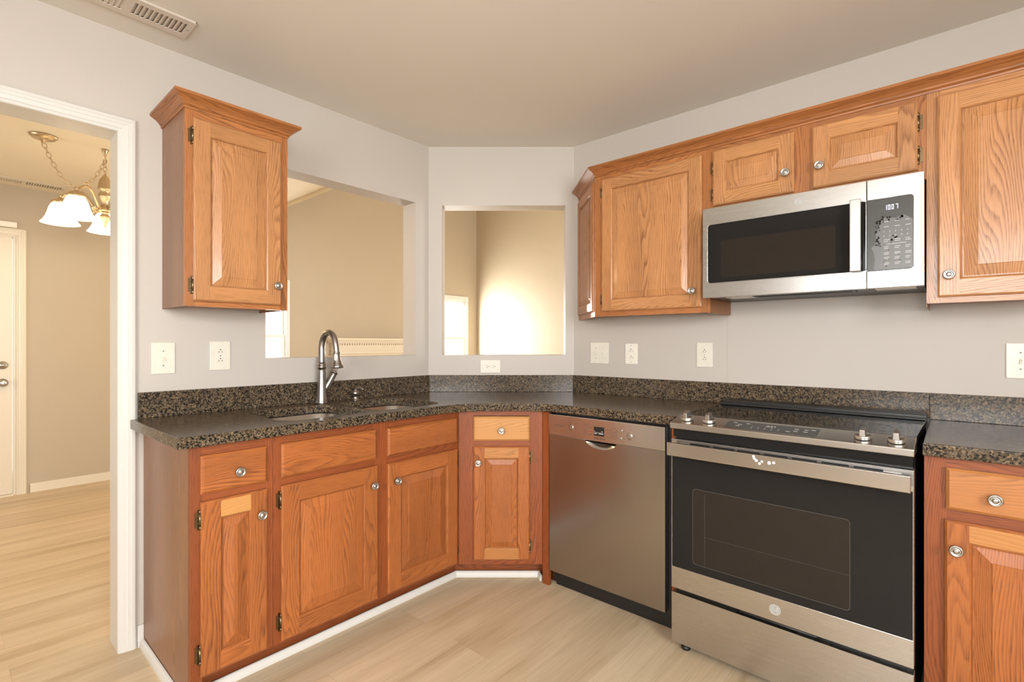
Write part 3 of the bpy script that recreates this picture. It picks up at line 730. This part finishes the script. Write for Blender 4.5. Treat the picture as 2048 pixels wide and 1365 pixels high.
# over-microwave cabinet
c = thing('wall_cabinet', 'short honey oak cabinet with two small doors above the microwave', 'cabinet', (0, 0, 0), 0)
carcass(c, M_oakU, [(1.6245, -(FU - .019)), (2.386, -(FU - .019)), (2.386, -.001), (1.6245, -.001)], 1.815, ZU1)
frame(c, M_oakUd, -FU, [(1.6105, 1.66, 1.80, ZU1), (1.955, 2.045, 1.80, ZU1), (2.35, 2.3865, 1.80, ZU1)], [(1.66, 1.955, 2.05, ZU1), (2.045, 2.35, 2.05, ZU1), (1.66, 1.955, 1.80, 1.85), (2.045, 2.35, 1.80, 1.85)], t=.56)
door(c, 1.642, 1.9695, 1.836, 2.084, -DU, M_oakU, (1.941, 1.916), [(1.641, 2.010, -1), (1.641, 1.890, -1)], sw=.056, rim=.026, pale=(.2, .2))
door(c, 2.034, 2.3635, 1.835, 2.081, -DU, M_oakU, (2.061, 1.917), [(2.3645, 2.008, 1), (2.3645, 1.889, 1)], sw=.056, rim=.026, pale=(.2, .2))
# right wall cabinet
c = thing('wall_cabinet', 'tall honey oak wall cabinet to the right of the microwave', 'cabinet', (0, 0, 0), 0)
carcass(c, M_oakU, [(2.3885, -(FU - .019)), (2.79, -(FU - .019)), (2.79, -.001), (2.3885, -.001)], ZU0 + .012, ZU1)
frame(c, M_oakU, -FU, [(2.387, 2.43, ZU0, ZU1), (2.75, 2.79, ZU0, ZU1)], [(2.43, 2.75, 2.05, ZU1), (2.43, 2.75, ZU0, 1.40)], t=.5)
door(c, 2.417, 2.735, 1.377, 2.081, -DU, M_oakU, (2.4475, 1.452), [(2.736, 2.0, 1), (2.736, 1.44, 1)], sw=.058, rim=.034, pale=(.2, .2), tint=.56)
b = MB(); b.box(2.3868, 2.3884, -FU + .018, -.001, ZU0 - .012, ZU1, (0, 0, 1), (.42, 0)); b.build('side_panel', M_oakUd, c)
b = MB(); b.sweep(crown_prof, [(.718, -.0005), (1.018, -FU - .0005), (2.79, -FU - .0005)])
tag(b.build('crown_moulding', M_oakUd), 'long oak crown moulding along the top of the right-hand wall cabinets', 'crown moulding', kind='thing')

# ------------------------------------------------------------------ microwave (local origin: left front bottom, x right, y back)
mw = thing('microwave', 'stainless over-the-range microwave with black glass door and keypad', 'microwave', (1.632, -.40, 1.413))
MWW, MWH = .7525, .390
b = MB(); b.box(.002, MWW - .002, .030, .398, .006, MWH - .002); b.build('body', M_black, mw, bevel=.002)
fm = lambda y: (lambda a, c, d: (a, y - d, c))
b = MB(); b.slab(rect(0, .5905, 0, MWH), [rrect(.022, .589, .062, .318, .012, 4)], 0, .03, fm(.03), bevel=.0015); dr = b.build('door_frame', M_steel, mw)
b = MB(); b.slab(rect(.018, .5895, .058, .322), [], 0, .006, fm(.012)); b.build('door_glass', M_glass, dr)
b = MB(); b.slab(rrect(.075, .495, .085, .245, .012, 4), [], 0, .0006, fm(.006)); b.build('viewing_window', M_glassw, dr)
b = MB(); b.slab(rrect(.0215, .60, .0615, .3185, .012, 4), [rrect(.0235, .598, .0635, .3165, .011, 4)], 0, .001, fm(-.0002)); b.build('edge_trim', M_nick, dr)
b = MB(); b.slab(rect(.5925, MWW, 0, MWH), [], 0, .03, fm(.03), bevel=.0015); cp = b.build('control_panel', M_steel, mw)
b = MB(); b.slab([(.5925, .060), (.5925, .318)] + [p for p in reversed(rrect(.66, .725, .060, .318, .012, 5)[:14])], [], 0, .0012, fm(-.0002)); kp = b.build('keypad', M_panel, cp)
b = MB(); rnd = random.Random(3)
film = [(.612, .065), (.722, .065), (.722, .232), (.70, .250), (.672, .243), (.645, .247), (.632, .238), (.628, .215), (.618, .19), (.622, .165), (.605, .143), (.612, .13), (.616, .10)]
b.slab(film, [], 0, .0005, fm(-.0015))
for i in range(44):
    t = rnd.random()
    if i < 20: x = .618 + rnd.uniform(0, .014); z = .14 + .1 * t
    elif i < 32: x = .63 + t * .088; z = .243 + rnd.uniform(-.012, .008)
    else: x = .64 + rnd.uniform(0, .05); z = .07 + rnd.uniform(0, .12)
    w = rnd.uniform(.002, .006); h = rnd.uniform(.0015, .006); n = 7; ph = rnd.uniform(0, 6)
    b.slab([(x + w * math.cos(2 * math.pi * k / n) * rnd.uniform(.5, 1.1), z + h * math.sin(2 * math.pi * k / n) * rnd.uniform(.5, 1.1)) for k in range(n)], [], 0, .0005, fm(-.002), mi=1)
b.build('peeling_film', [M_film, M_glass], kp)
SEG = {'0': 'abcdef', '1': 'bc', '7': 'abc'}
def seven(b, txt, x, z, w, h, t, gap, f, d=.0006):
    for ch in txt:
        if ch == ':':
            x += gap * .2; continue
        for sgm in SEG[ch]:
            q = {'a': (0, w, h - t, h), 'd': (0, w, 0, t), 'b': (w - t, w, h / 2, h), 'c': (w - t, w, 0, h / 2), 'f': (0, t, h / 2, h), 'e': (0, t, 0, h / 2)}[sgm]
            b.slab(rect(x + q[0], x + q[1], z + q[2], z + q[3]), [], 0, d, f)
        x += gap
b = MB(); seven(b, '100:7', .6440, .2745, .0062, .0165, .0013, .0098, fm(-.0016)); b.build('clock_digits', M_glow, kp)
b = MB()
for r_, (zz, txt) in enumerate(((.197, '12345'), (.182, '67890'))):
    for i, ch in enumerate(txt): b.text(ch, .008, lambda a, c, d, i=i, zz=zz: (.642 + i * .0165 + a, -.0024 - d, zz + c))
for zz in (.232, .214, .168, .162, .143, .137, .122, .117, .105, .100, .086, .081):
    for i in range(3):
        w = rnd.uniform(.011, .017); b.slab(rect(.642 + i * .030, .642 + i * .030 + w, zz, zz + .0016), [], 0, .0004, fm(-.0022))
b.slab(rect(.648, .705, .1525, .154), [], 0, .0004, fm(-.0022)); b.build('key_lettering', M_mark, kp)
b = MB(); b.slab(rect(.5435, .578, .062, .322), [], 0, .012, fm(-.022), bevel=.003); b.box(.548, .575, -.024, .0, .085, .11); b.box(.548, .575, -.024, .0, .275, .30); b.build('handle', M_steelv, dr)
def badge(b, x, z, r, f):
    b.slab([(x + r * math.cos(2 * math.pi * i / 28), z + r * math.sin(2 * math.pi * i / 28)) for i in range(28)], [], 0, .0012, f)
def badge_marks(b, x, z, r, f):
    for rr in (.92, .66):
        b.slab([(x + r * rr * math.cos(2 * math.pi * i / 28), z + r * rr * math.sin(2 * math.pi * i / 28)) for i in range(28)], [[(x + r * (rr - .07) * math.cos(2 * math.pi * i / 28), z + r * (rr - .07) * math.sin(2 * math.pi * i / 28)) for i in range(28)]], 0, .0004, f)
    for k in range(4):
        a = math.pi / 2 * k + .4
        b.slab([(x + r * .78 * math.cos(a + u) + r * .05 * v, z + r * .78 * math.sin(a + u)) for u, v in ((0, -1), (.35, 0), (.7, 1), (.35, 1.6))], [], 0, .0004, f)
b = MB(); badge(b, .373, .354, .0145, fm(-.0002)); bd = b.build('badge', M_badge, dr)
b = MB(); badge_marks(b, .373, .354, .0145, fm(-.0016)); b.text('GE', .013, lambda a, c, d: (.373 + a, -.0018 - d, .354 + c)); b.build('monogram', M_mark, bd)
# underside
b = MB(); b.slab(rect(.19, .55, .05, .12), [rect(.20, .54, .058, .076), rect(.20, .54, .084, .112)], 0, .006, lambda a, c, d: (a, c, d)); b.build('vent_grille', M_black, mw)
for x in (.08, .61):
    b = MB(); b.box(x, x + .12, .05, .13, .0, .0055); b.build('grease_filter', M_steelv, mw, bevel=.002)

# ------------------------------------------------------------------ dishwasher
dw = thing('dishwasher', 'stainless dishwasher with a control strip and pocket handle', 'dishwasher', (.9425, -.602, 0))
DWW = .6075
b = MB(); b.box(.004, DWW + .022, .035, .55, .02, .874); b.box(.004, DWW + .004, .07, .5, 0, .02); b.build('tub', M_black, dw)
cup = [(.295 + .082 * math.cos(a), .7605 + .034 * math.sin(a)) for a in [math.pi + math.pi * i / 16 for i in range(17)]]
b = MB(); b.slab(rect(0, DWW, .083, .7605), [cup[1:-1] + [(.295 + .08, .7595), (.295 - .08, .7595)]], 0, .03, fm(.03), bevel=.0012); dd = b.build('door_panel', M_steeld, dw)
b = MB(); b.new(); rows = []
for j in range(6):
    s_ = 1 - j / 5; dep = .022 * math.sin((1 - s_) * math.pi / 2)
    rows.append([(.295 + .084 * s_ * math.cos(a), .001 + dep, .7625 + .036 * s_ * math.sin(a)) for a in [math.pi + math.pi * i / 16 for i in range(17)]])
for j in range(5):
    for i in range(16): b.face([rows[j][i], rows[j][i + 1], rows[j + 1][i + 1], rows[j + 1][i]], sm=True)
b.build('pocket_handle', M_steelv, dd)
b = MB(); b.slab(rect(-.002, DWW + .002, .7615, .864), [], 0, .032, fm(.028), bevel=.003); cp = b.build('control_panel', M_steelv, dw)
fc_ = -.0042
b = MB(); b.slab(rect(.2625, .317, .787, .829), [], 0, .001, fm(fc_)); ds = b.build('display', M_black, cp)
b = MB(); b.slab(rect(.2655, .269, .806, .809), [], 0, .0004, fm(fc_ - .001)); b.slab(rect(.303, .309, .807, .810), [], 0, .0004, fm(fc_ - .001)); b.slab(rect(.265, .279, .7965, .7995), [], 0, .0004, fm(fc_ - .001)); b.slab(rect(.289, .312, .7965, .7995), [], 0, .0004, fm(fc_ - .001)); b.slab(rect(.265, .315, .8025, .8032), [], 0, .0003, fm(fc_ - .001)); b.build('display_readout', M_mark, ds)
for x, z, r in ((.136, .811, .0105), (.404, .825, .0058), (.4005, .7895, .0058), (.445, .8055, .0115)):
    b = MB(); b.lathe([(r * 1.25, 0), (r * 1.25, .0008), (r * 1.02, .001), (r, .003), (r * .8, .0036), (r * .6, .003), (0, .0032)], (x, fc_ + .0005, z), (0, -1, 0), 22); b.build('button', M_nick, cp)
b = MB()
for i in range(3):
    fb = MB(); fb.slab(rect(.350, .381, .813 - i * .0145, .8235 - i * .0145), [rect(.351, .380, .814 - i * .0145, .8225 - i * .0145)], 0, .0004, fm(fc_)); fb.build('indicator_frame', M_markd, cp)
    fb = MB(); fb.slab(rect(.207, .231, .815 - i * .0145, .8245 - i * .0145), [rect(.2078, .2302, .8158 - i * .0145, .8237 - i * .0145)], 0, .0004, fm(fc_)); fb.build('indicator_frame', M_markd, cp)
    for x, w, mt_ in ((.329, .015, M_markd), (.2385, .014, (M_markd, M_red, M_markd)[i])):
        lb = MB(); lb.slab(rect(x, x + w, .8178 - i * .0145, .8200 - i * .0145), [], 0, .0003, fm(fc_)); lb.build('printed_mark', mt_, cp)
for x, z, w, h in ((.040, .811, .052, .0026), (.413, .825, .010, .0018), (.411, .7895, .012, .0018), (.463, .8085, .010, .0018), (.463, .8025, .010, .0018), (.436, .789, .018, .0014), (.355, .831, .024, .0012), (.207, .832, .040, .0012)):
    lb = MB(); lb.slab(rect(x, x + w, z - h / 2, z + h / 2), [], 0, .0003, fm(fc_)); lb.build('printed_mark', M_markd, cp)
b = MB(); b.text('BOSCH', .0135, lambda a, c, d: (.2985 + a, fc_ - .0006 - d, .7745 + c), .0006, sx=1.1)
b.slab([(.268 + .0052 * math.cos(2 * math.pi * i / 20), .7745 + .0052 * math.sin(2 * math.pi * i / 20)) for i in range(20)], [[(.268 + .0043 * math.cos(2 * math.pi * i / 20), .7745 + .0043 * math.sin(2 * math.pi * i / 20)) for i in range(20)]], 0, .0006, fm(fc_))
b.slab(rect(.2655, .2663, .771, .778), [], 0, .0006, fm(fc_)); b.slab(rect(.2697, .2705, .771, .778), [], 0, .0006, fm(fc_)); b.slab(rect(.2655, .2705, .7741, .7749), [], 0, .0006, fm(fc_)); b.build('logo_lettering', M_markd, cp)
b = MB(); b.box(.012, DWW + .018, .045, .06, .001, .083); b.build('toe_panel', M_black, dw)

# ------------------------------------------------------------------ range (local x centred, front at -y)
rg = thing('range', 'stainless slide-in electric range with black glass oven door', 'range', (2.002, -.35, 0), R(-1.2))
HW = .3765; yF = -.352
b = MB(); b.box(-HW + .004, HW - .004, yF + .035, .255, .035, .905); b.build('body', M_black, rg)
b = MB(); b.box(-HW, HW, -.262, .262, .905, .9255); b.build('cooktop', M_ctop, rg, bevel=.002)
b = MB()
for (cx, cy, r) in ((-.2, -.13, .10), (.2, -.13, .115), (-.2, .13, .075), (.2, .13, .09), (0, .02, .06)):
    b.slab([(cx + r * math.cos(2 * math.pi * i / 40), cy + r * math.sin(2 * math.pi * i / 40)) for i in range(40)], [[(cx + (r - .0015) * math.cos(2 * math.pi * i / 40), cy + (r - .0015) * math.sin(2 * math.pi * i / 40)) for i in range(40)]], .9255, .9258, fz)
b.build('burner_ring', M_panel, rg)
b = MB(); b.box(-HW, HW, .205, .262, .926, .944); b.box(-HW, HW, .170, .203, .926, .934); b.box(-HW + .01, HW - .01, .262, .320, .93, .944); b.build('vent_bar', M_black, rg, bevel=.003)
# sloped control panel
b = MB(); zt0, zt1, zf = .9262, .902, .880
b.hexa([(-HW - .002, yF - .012, zf), (HW + .002, yF - .012, zf), (HW + .002, -.263, zf), (-HW - .002, -.263, zf),
        (-HW - .002, yF - .012, zt1), (HW + .002, yF - .012, zt1), (HW + .002, -.263, zt0), (-HW - .002, -.263, zt0)]); cp = b.build('control_panel', M_steelv, rg, bevel=.003)
slp = math.atan2(zt0 - zt1, -.263 - (yF - .012)); nv = Vector((0, -math.sin(slp), math.cos(slp)))
def onp(x, w): return Vector((x, yF - .012 + w * math.cos(slp), zt1 + w * math.sin(slp)))
fp = lambda a, c, d: tuple(onp(a, c) + nv * d)
b = MB(); b.slab(rect(-.175, .123, .020, .083), [], 0, .0008, fp); tp = b.build('touch_panel', M_panel, cp)
b = MB(); seven(b, '10:07', -.045, .056, .006, .011, .0013, .0088, lambda a, c, d: fp(a, c, d + .0008), .0003); b.build('clock_digits', M_mark, tp)
keys = [(-.085 + i * .022, .0025, .030 + k * .012) for i in range(5) for k in range(2)] + [(x, .013, w) for x, w in ((-.155, .066), (-.135, .052), (-.11, .066), (-.14, .038), (.05, .06), (.05, .042), (.08, .062), (.08, .044), (.10, .066), (.028, .034))]
for x, w, z in keys:
    b = MB(); b.slab(rect(x, x + w, z, z + .003), [], .0008, .0011, fp); b.build('touch_key', M_mark, tp)
for x in (-.327, -.240, .248, .333):
    o_ = onp(x, .048)
    b = MB(); b.lathe([(.0235, 0), (.0240, .003), (.0235, .011), (.0215, .0135), (0, .0135)], o_ + nv * .001, nv, 30)
    t1 = Vector((0, math.cos(slp), math.sin(slp))); X_ = Vector((1, 0, 0))
    A = o_ + nv * .0135; ww, dd_, hh = .0085, .020, .020
    b.hexa([tuple(A + X_ * sx_ * ww + t1 * sy_ * dd_) for sx_, sy_ in ((-1, -1), (1, -1), (1, 1), (-1, 1))] + [tuple(A + X_ * sx_ * ww * .8 + t1 * (sy_ * dd_ * .8) + nv * hh) for sx_, sy_ in ((-1, -1), (1, -1), (1, 1), (-1, 1))])
    b.build('control_knob', M_nick, cp, bevel=.0015)
# black glass fascia under the panel
b = MB(); b.box(-HW + .003, HW - .003, yF + .012, yF + .04, .845, .879); b.build('fascia', M_glass, rg)
# oven door
b = MB(); b.slab(rect(-HW, HW, .250, .838), [rect(-HW + .003, HW - .003, .3335, .775)], 0, .034, fm(yF + .034)); od = b.build('oven_door', M_steel, rg, bevel=.001)
b = MB(); b.slab(rect(-HW + .0025, HW - .0025, .3325, .776), [], 0, .02, fm(yF + .0205)); b.build('door_glass', M_glass, od)
b = MB(); b.slab(rrect(-.290, .218, .365, .655, .012, 4), [], 0, .0004, fm(yF)); ow = b.build('oven_window', M_glassw, od)
b = MB(); b.slab(rrect(-.2905, .2185, .3645, .6555, .012, 4), [rrect(-.289, .217, .366, .654, .011, 4)], 0, .0006, fm(yF)); b.slab(rect(-.245, -.244, .368, .64), [], .0002, .0007, fm(yF)); b.slab(rect(-.245, .215, .478, .4787), [], .0002, .0007, fm(yF)); b.build('window_edge', M_panel, ow)
b = MB()
for x, z, w in ((.04, .823, .006), (.047, .812, .005), (.052, .802, .004), (.060, .812, .0065), (.085, .812, .006), (.093, .814, .005)): pass
# handle
b = MB(); b.slab([(yF - .052, .782), (yF - .046, .778), (yF - .038, .784), (yF - .038, .826), (yF - .044, .832), (yF - .052, .830)], [], -HW + .004, HW - .004, lambda a, c, d: (d, a, c)); hd = b.build('handle', M_steelv, od, bevel=.002)
for x in (-HW + .03, HW - .075):
    b = MB(); b.box(x, x + .045, yF - .040, yF + .002, .790, .822); b.build('handle_bracket', M_steelv, hd, bevel=.002)
b = MB()
for x, z, r in ((-.054, .824, .0042), (-.052, .817, .0042), (-.045, .811, .0048), (-.027, .810, .0042), (-.035, .802, .0042), (-.004, .809, .0055), (.010, .812, .0045)):
    b.slab([(x + r * math.cos(2 * math.pi * i / 12), z + r * math.sin(2 * math.pi * i / 12)) for i in range(12)], [], 0, .0008, fm(yF - .052))
tag(b.build('residue', M_glue, hd), 'white dabs of residue on the handle')
b = MB()
for i in range(7): b.box(-.30 + i * .088, -.225 + i * .088, yF - .0008, yF, .822, .829)
b.build('door_vent', M_black, od)
b = MB(); badge(b, .0, .292, .019, fm(yF)); bd = b.build('badge', M_badge, od)
b = MB(); badge_marks(b, .0, .292, .019, fm(yF - .0012)); b.text('GE', .017, lambda a, c, d: (a, yF - .0015 - d, .292 + c)); b.build('monogram', M_mark, bd)
# storage drawer
b = MB(); b.slab(rect(-HW, HW, .037, .232), [], 0, .034, fm(yF + .034)); sdw = b.build('storage_drawer', M_steel, rg, bevel=.0015)
b = MB(); b.tube([(-.13, yF + .022, .2395), (-.12, yF + .012, .2405), (.12, yF + .012, .2405), (.13, yF + .022, .2395)], .0045, 10, smooth=0); b.build('drawer_pull', M_black, sdw)
for x in (-HW + .04, HW - .04):
    for y in (yF + .045, .2):
        b = MB(); b.lathe([(.018, 0), (.018, .012), (.010, .014), (.010, .036), (0, .036)], (x, y, 0), (0, 0, 1), 14); b.build('foot', M_black, rg)

# ------------------------------------------------------------------ switches and outlets (local: wall plane y=0, front -y)
def plate(b, w, h): b.slab(rrect(-w / 2, w / 2, -h / 2, h / 2, .004, 3), [], 0, .0055, fm(0), bevel=.002)
def receptacle(parent, z, horiz=False, decora=False):
    T = (lambda a, c: (c, -a)) if horiz else (lambda a, c: (a, c))
    def pt(l): return [T(a, c + z) for a, c in l]
    b = MB()
    if decora: sh = rect(-.0165, .0165, -.0150, .0150)
    else: sh = [(.0172 * math.cos(q), max(-.0135, min(.0135, .0172 * math.sin(q)))) for q in [2 * math.pi * i / 32 for i in range(32)]]
    b.slab(pt(sh), [], .0055, .0075, fm(0))
    b.slab(pt(rect(-.0075, -.0052, -.007, .001)), [], .0074, .0078, fm(0), mi=1); b.slab(pt(rect(.0052, .0075, -.006, .001)), [], .0074, .0078, fm(0), mi=1)
    b.slab(pt([(.0026 * math.cos(q), .0075 + .0026 * math.sin(q)) for q in [2 * math.pi * i / 12 for i in range(12)]]), [], .0074, .0078, fm(0), mi=1)
    return b.build('receptacle', [M_white if decora else M_ivory, M_dark], parent)
def screws(parent, pts):
    for x, z in pts:
        b = MB(); b.lathe([(.003, 0), (.0028, .001), (0, .0014)], (x, -.0054, z), (0, -1, 0), 12); b.build('screw', M_nick, parent)
def outlet(label, loc, rz, w, h, horiz=False, decora=False, mat=None):
    o = thing('wall_outlet', label, 'outlet', loc, rz)
    b = MB(); plate(b, w, h); b.build('cover_plate', mat or M_ivory, o)
    for z in (-.0195, .0195): receptacle(o, z, horiz, decora)
    if decora:
        b = MB(); b.slab(rect(-.0165, .0165, -.0042, .0042), [rect(-.001, .001, -.003, .003)], .0055, .0068, fm(0)); b.build('test_buttons', M_white, o); screws(o, [(0, .048), (0, -.048)])
    else: screws(o, [(0, 0)])
    return o
def switch(label, loc, rz, w, h, xs, mat=None):
    o = thing('light_switch', label, 'light switch', loc, rz)
    b = MB(); plate(b, w, h); b.build('cover_plate', mat or M_ivory, o)
    for x in xs:
        b = MB(); b.slab(rect(x - .005, x + .005, -.012, .012), [rect(x - .0042, x + .0042, -.0112, .0112)], .0055, .0065, fm(0))
        b.hexa([(x - .004, -.0055, -.009), (x + .004, -.0055, -.009), (x + .004, -.0055, .006), (x - .004, -.0055, .006), (x - .0033, -.017, -.011), (x + .0033, -.017, -.011), (x + .0033, -.014, -.002), (x - .0033, -.014, -.002)])
        b.build('toggle', M_ivory, o); screws(o, [(x, .03), (x, -.03)])
    return o
switch('oversized white single switch plate nearest the doorway', (.0005, -2.001, 1.1535), L90, .083, .130, [0])
outlet('white duplex outlet on the wall below the left wall cabinet', (.0005, -1.7865, 1.160), L90, .083, .128)
p = dg(.3855, .0005); outlet('horizontal duplex outlet under the small pass-through', (p[0], p[1], 1.071), TH, .078, .125, True) if False else None
o = thing('wall_outlet', 'sideways white outlet under the small pass-through', 'outlet', (p[0], p[1], 1.0705), TH)
b = MB(); plate(b, .125, .080); b.build('cover_plate', M_ivory, o)
for z in (-.0195, .0195): receptacle(o, z, True)
screws(o, [(0, 0)])
switch('white double switch plate at the corner under the angled wall cabinet', (.8675, -.0005, 1.1565), 0, .126, .126, [-.024, .024])
outlet('slim white outlet with square receptacles beside the double switch', (1.0775, -.0005, 1.1545), 0, .078, .117, False, True, M_white)
outlet('white duplex outlet on the wall above the dishwasher end of the counter', (1.494, -.0005, 1.1555), 0, .083, .126)
switch('white switch plate at the right edge above the short countertop', (2.668, -.0005, 1.151), 0, .126, .130, [-.024, .024])

# ------------------------------------------------------------------ ceiling vents
def ceiling_vent(label, x0, x1, y0, y1, z, nslots, mat):
    o = thing('ceiling_vent', label, 'vent', ((x0 + x1) / 2, (y0 + y1) / 2, z)); w = (x1 - x0) / 2; l = (y1 - y0) / 2
    hs = []; sl_ = []
    st = (l - .030) / nslots
    for gsg in (-1, 1):
        for i in range(nslots):
            y = gsg * (.010 + (i + .5) * st); hs.append(rrect(-w * .60, w * .60, y - st * .33, y + st * .33, .003, 2)); sl_.append((y, gsg))
    b = MB(); b.slab(rect(-w, w, -l, l), hs, -.008, -.005, fz); b.box(-w, -w + .003, -l, l, -.006, -.0005); b.box(w - .003, w, -l, l, -.006, -.0005); b.box(-w, w, -l, -l + .003, -.006, -.0005); b.box(-w, w, l - .003, l, -.006, -.0005); b.build('face_plate', mat, o)
    b = MB()
    for y, gsg in sl_:
        d = gsg * st * .3
        b.hexa([(-w * .6, y - d - .0006, -.005), (w * .6, y - d - .0006, -.005), (w * .6, y - d + .0006, -.005), (-w * .6, y - d + .0006, -.005), (-w * .6, y + d - .0006, -.0012), (w * .6, y + d - .0006, -.0012), (w * .6, y + d + .0006, -.0012), (-w * .6, y + d + .0006, -.0012)])
    b.build('louvres', mat, o)
    b = MB(); b.box(-w * .9, w * .9, -l * .95, l * .95, -.001, -.0003); b.build('dark_backing', M_dark, o)  # dark sheet painted as the shade behind the slots
    b = MB(); b.lathe([(.004, 0), (.003, .0015), (0, .002)], (0, l - .012, -.008), (0, 0, -1), 10); b.build('screw', M_nick, o)
ceiling_vent('beige louvred vent on the kitchen ceiling near the doorway', .151, .288, -2.36, -1.963, CEIL, 11, M_vent)
ceiling_vent('ivory louvred vent on the dining room ceiling behind the chandelier', -3.06, -2.915, -2.42, -1.94, DC, 14, M_trimw)

# ------------------------------------------------------------------ chandelier
CC = Vector((-1.689, -1.902))
FW = Vector((-math.sin(YAW), math.cos(YAW))); RT = Vector((math.cos(YAW), math.sin(YAW)))
ch = thing('chandelier', 'champagne metal chandelier with lit bell glass shades in the dining room', 'chandelier', (CC.x, CC.y, 1.9745))
cv = Vector((-1.689, -2.197)) - CC
zc = DC - 1.9745
b = MB(); b.lathe([(.066, -.001), (.066, -.006), (.055, -.018), (.03, -.026), (.012, -.030), (.010, -.045), (0, -.046)], (cv.x, cv.y, zc), (0, 0, 1), 28); b.build('canopy', M_champ, ch)
b = MB(); b.lathe([(.020, -.0005), (.020, -.008), (.012, -.03), (.006, -.045), (0, -.045)], (0, 0, zc), (0, 0, 1), 16); b.tube([(0, 0, zc - .04), (.010, 0, zc - .055), (.008, 0, zc - .07), (-.004, 0, zc - .072)], .003, 8); b.build('ceiling_hook', M_champ, ch)
def chain(path, n, L=.026, r=.0022, wd=.009):
    b = MB()
    P = [Vector(p) for p in path]
    seg = [0]
    for i in range(1, len(P)): seg.append(seg[-1] + (P[i] - P[i - 1]).length)
    def at(s):
        for i in range(1, len(P)):
            if s <= seg[i] or i == len(P) - 1:
                t = (s - seg[i - 1]) / (seg[i] - seg[i - 1]); return P[i - 1].lerp(P[i], t)
    for k in range(n):
        c0 = at(seg[-1] * (k + .5) / n); d = (at(seg[-1] * min(1, (k + .9) / n)) - at(seg[-1] * max(0, (k + .1) / n))).normalized()
        s1 = d.cross(Vector((.3, .5, .8))).normalized(); s2 = d.cross(s1)
        sd_ = s1 if k % 2 else s2; hl = seg[-1] / n * .62
        b.tube([c0 + d * hl, c0 + d * hl * .55 + sd_ * wd, c0 - d * hl * .55 + sd_ * wd, c0 - d * hl, c0 - d * hl * .55 - sd_ * wd, c0 + d * hl * .55 - sd_ * wd], r, 6, closed=True, smooth=3)
    return b
a0 = Vector((cv.x, cv.y, zc - .045)); a1 = Vector((0, 0, zc - .075)); pth = []
for i in range(25):
    t = i / 24; p_ = a0.lerp(a1, t); pth.append((p_.x, p_.y, p_.z - 4 * .215 * t * (1 - t)))
chain(pth, 19).build('swag_chain', M_champ, ch)
chain([(0, 0, zc - .065), (0, 0, .335)], 4).build('drop_chain', M_champ, ch)
b = MB(); b.lathe([(.004, .345), (.008, .335), (.014, .325), (.028, .30), (.034, .27), (.036, .245), (.038, .24), (.030, .232), (.024, .225), (.034, .205), (.036, .19), (.024, .175), (.018, .15), (.020, .13), (.030, .115), (.034, .10), (.028, .092), (.014, .085), (.022, .075), (.026, .06), (.020, .03), (.008, .012), (.006, .0), (0, -.008)], (0, 0, 0), (0, 0, 1), 32, flute=.06, fn=8); b.build('body', M_champ, ch)
for k in range(5):
    ph = R(201 + 72 * k); d2 = RT * math.cos(ph) + FW * math.sin(ph); D = Vector((d2.x, d2.y, 0)); Zv = Vector((0, 0, 1)); rad = .231
    b = MB()
    b.tube([D * .02 + Zv * .13, D * .05 + Zv * .115, D * .075 + Zv * .15, D * .11 + Zv * .20, D * .16 + Zv * .215, D * .205 + Zv * .19, D * rad + Zv * .155], [.007, .0065, .006, .006, .006, .006, .007], 10)
    b.tube([D * .05 + Zv * .115, D * .065 + Zv * .085, D * .09 + Zv * .08, D * .105 + Zv * .098, D * .09 + Zv * .11, D * .08 + Zv * .098], .0045, 8)
    b.tube([D * .11 + Zv * .20, D * .13 + Zv * .228, D * .15 + Zv * .238, D * .16 + Zv * .228], .004, 8)
    arm = b.build('arm', M_champ, ch)
    c_ = D * rad
    b = MB(); b.lathe([(.010, .185), (.014, .178), (.008, .170), (.012, .16), (.034, .150), (.046, .138), (.048, .130), (.040, .126)], (c_.x, c_.y, 0), (0, 0, 1), 24); b.build('shade_holder', M_champ, arm)
    b = MB(); b.lathe([(.042, .126), (.050, .116), (.058, .095), (.066, .065), (.074, .040), (.086, .018), (.097, .004), (.099, .001), (.096, .001), (.084, .016), (.072, .038), (.064, .062), (.056, .092), (.048, .113), (.040, .124)], (c_.x, c_.y, 0), (0, 0, 1), 30); b.build('glass_shade', M_shade, arm)
    pl = bpy.data.lights.new('chandelier_bulb', 'POINT'); pl.energy = 4.2; pl.color = (1, .74, .42); pl.shadow_soft_size = .03
    po = bpy.data.objects.new('chandelier_bulb', pl); COL.objects.link(po); po.parent = ch; po.location = (c_.x, c_.y, -.02)
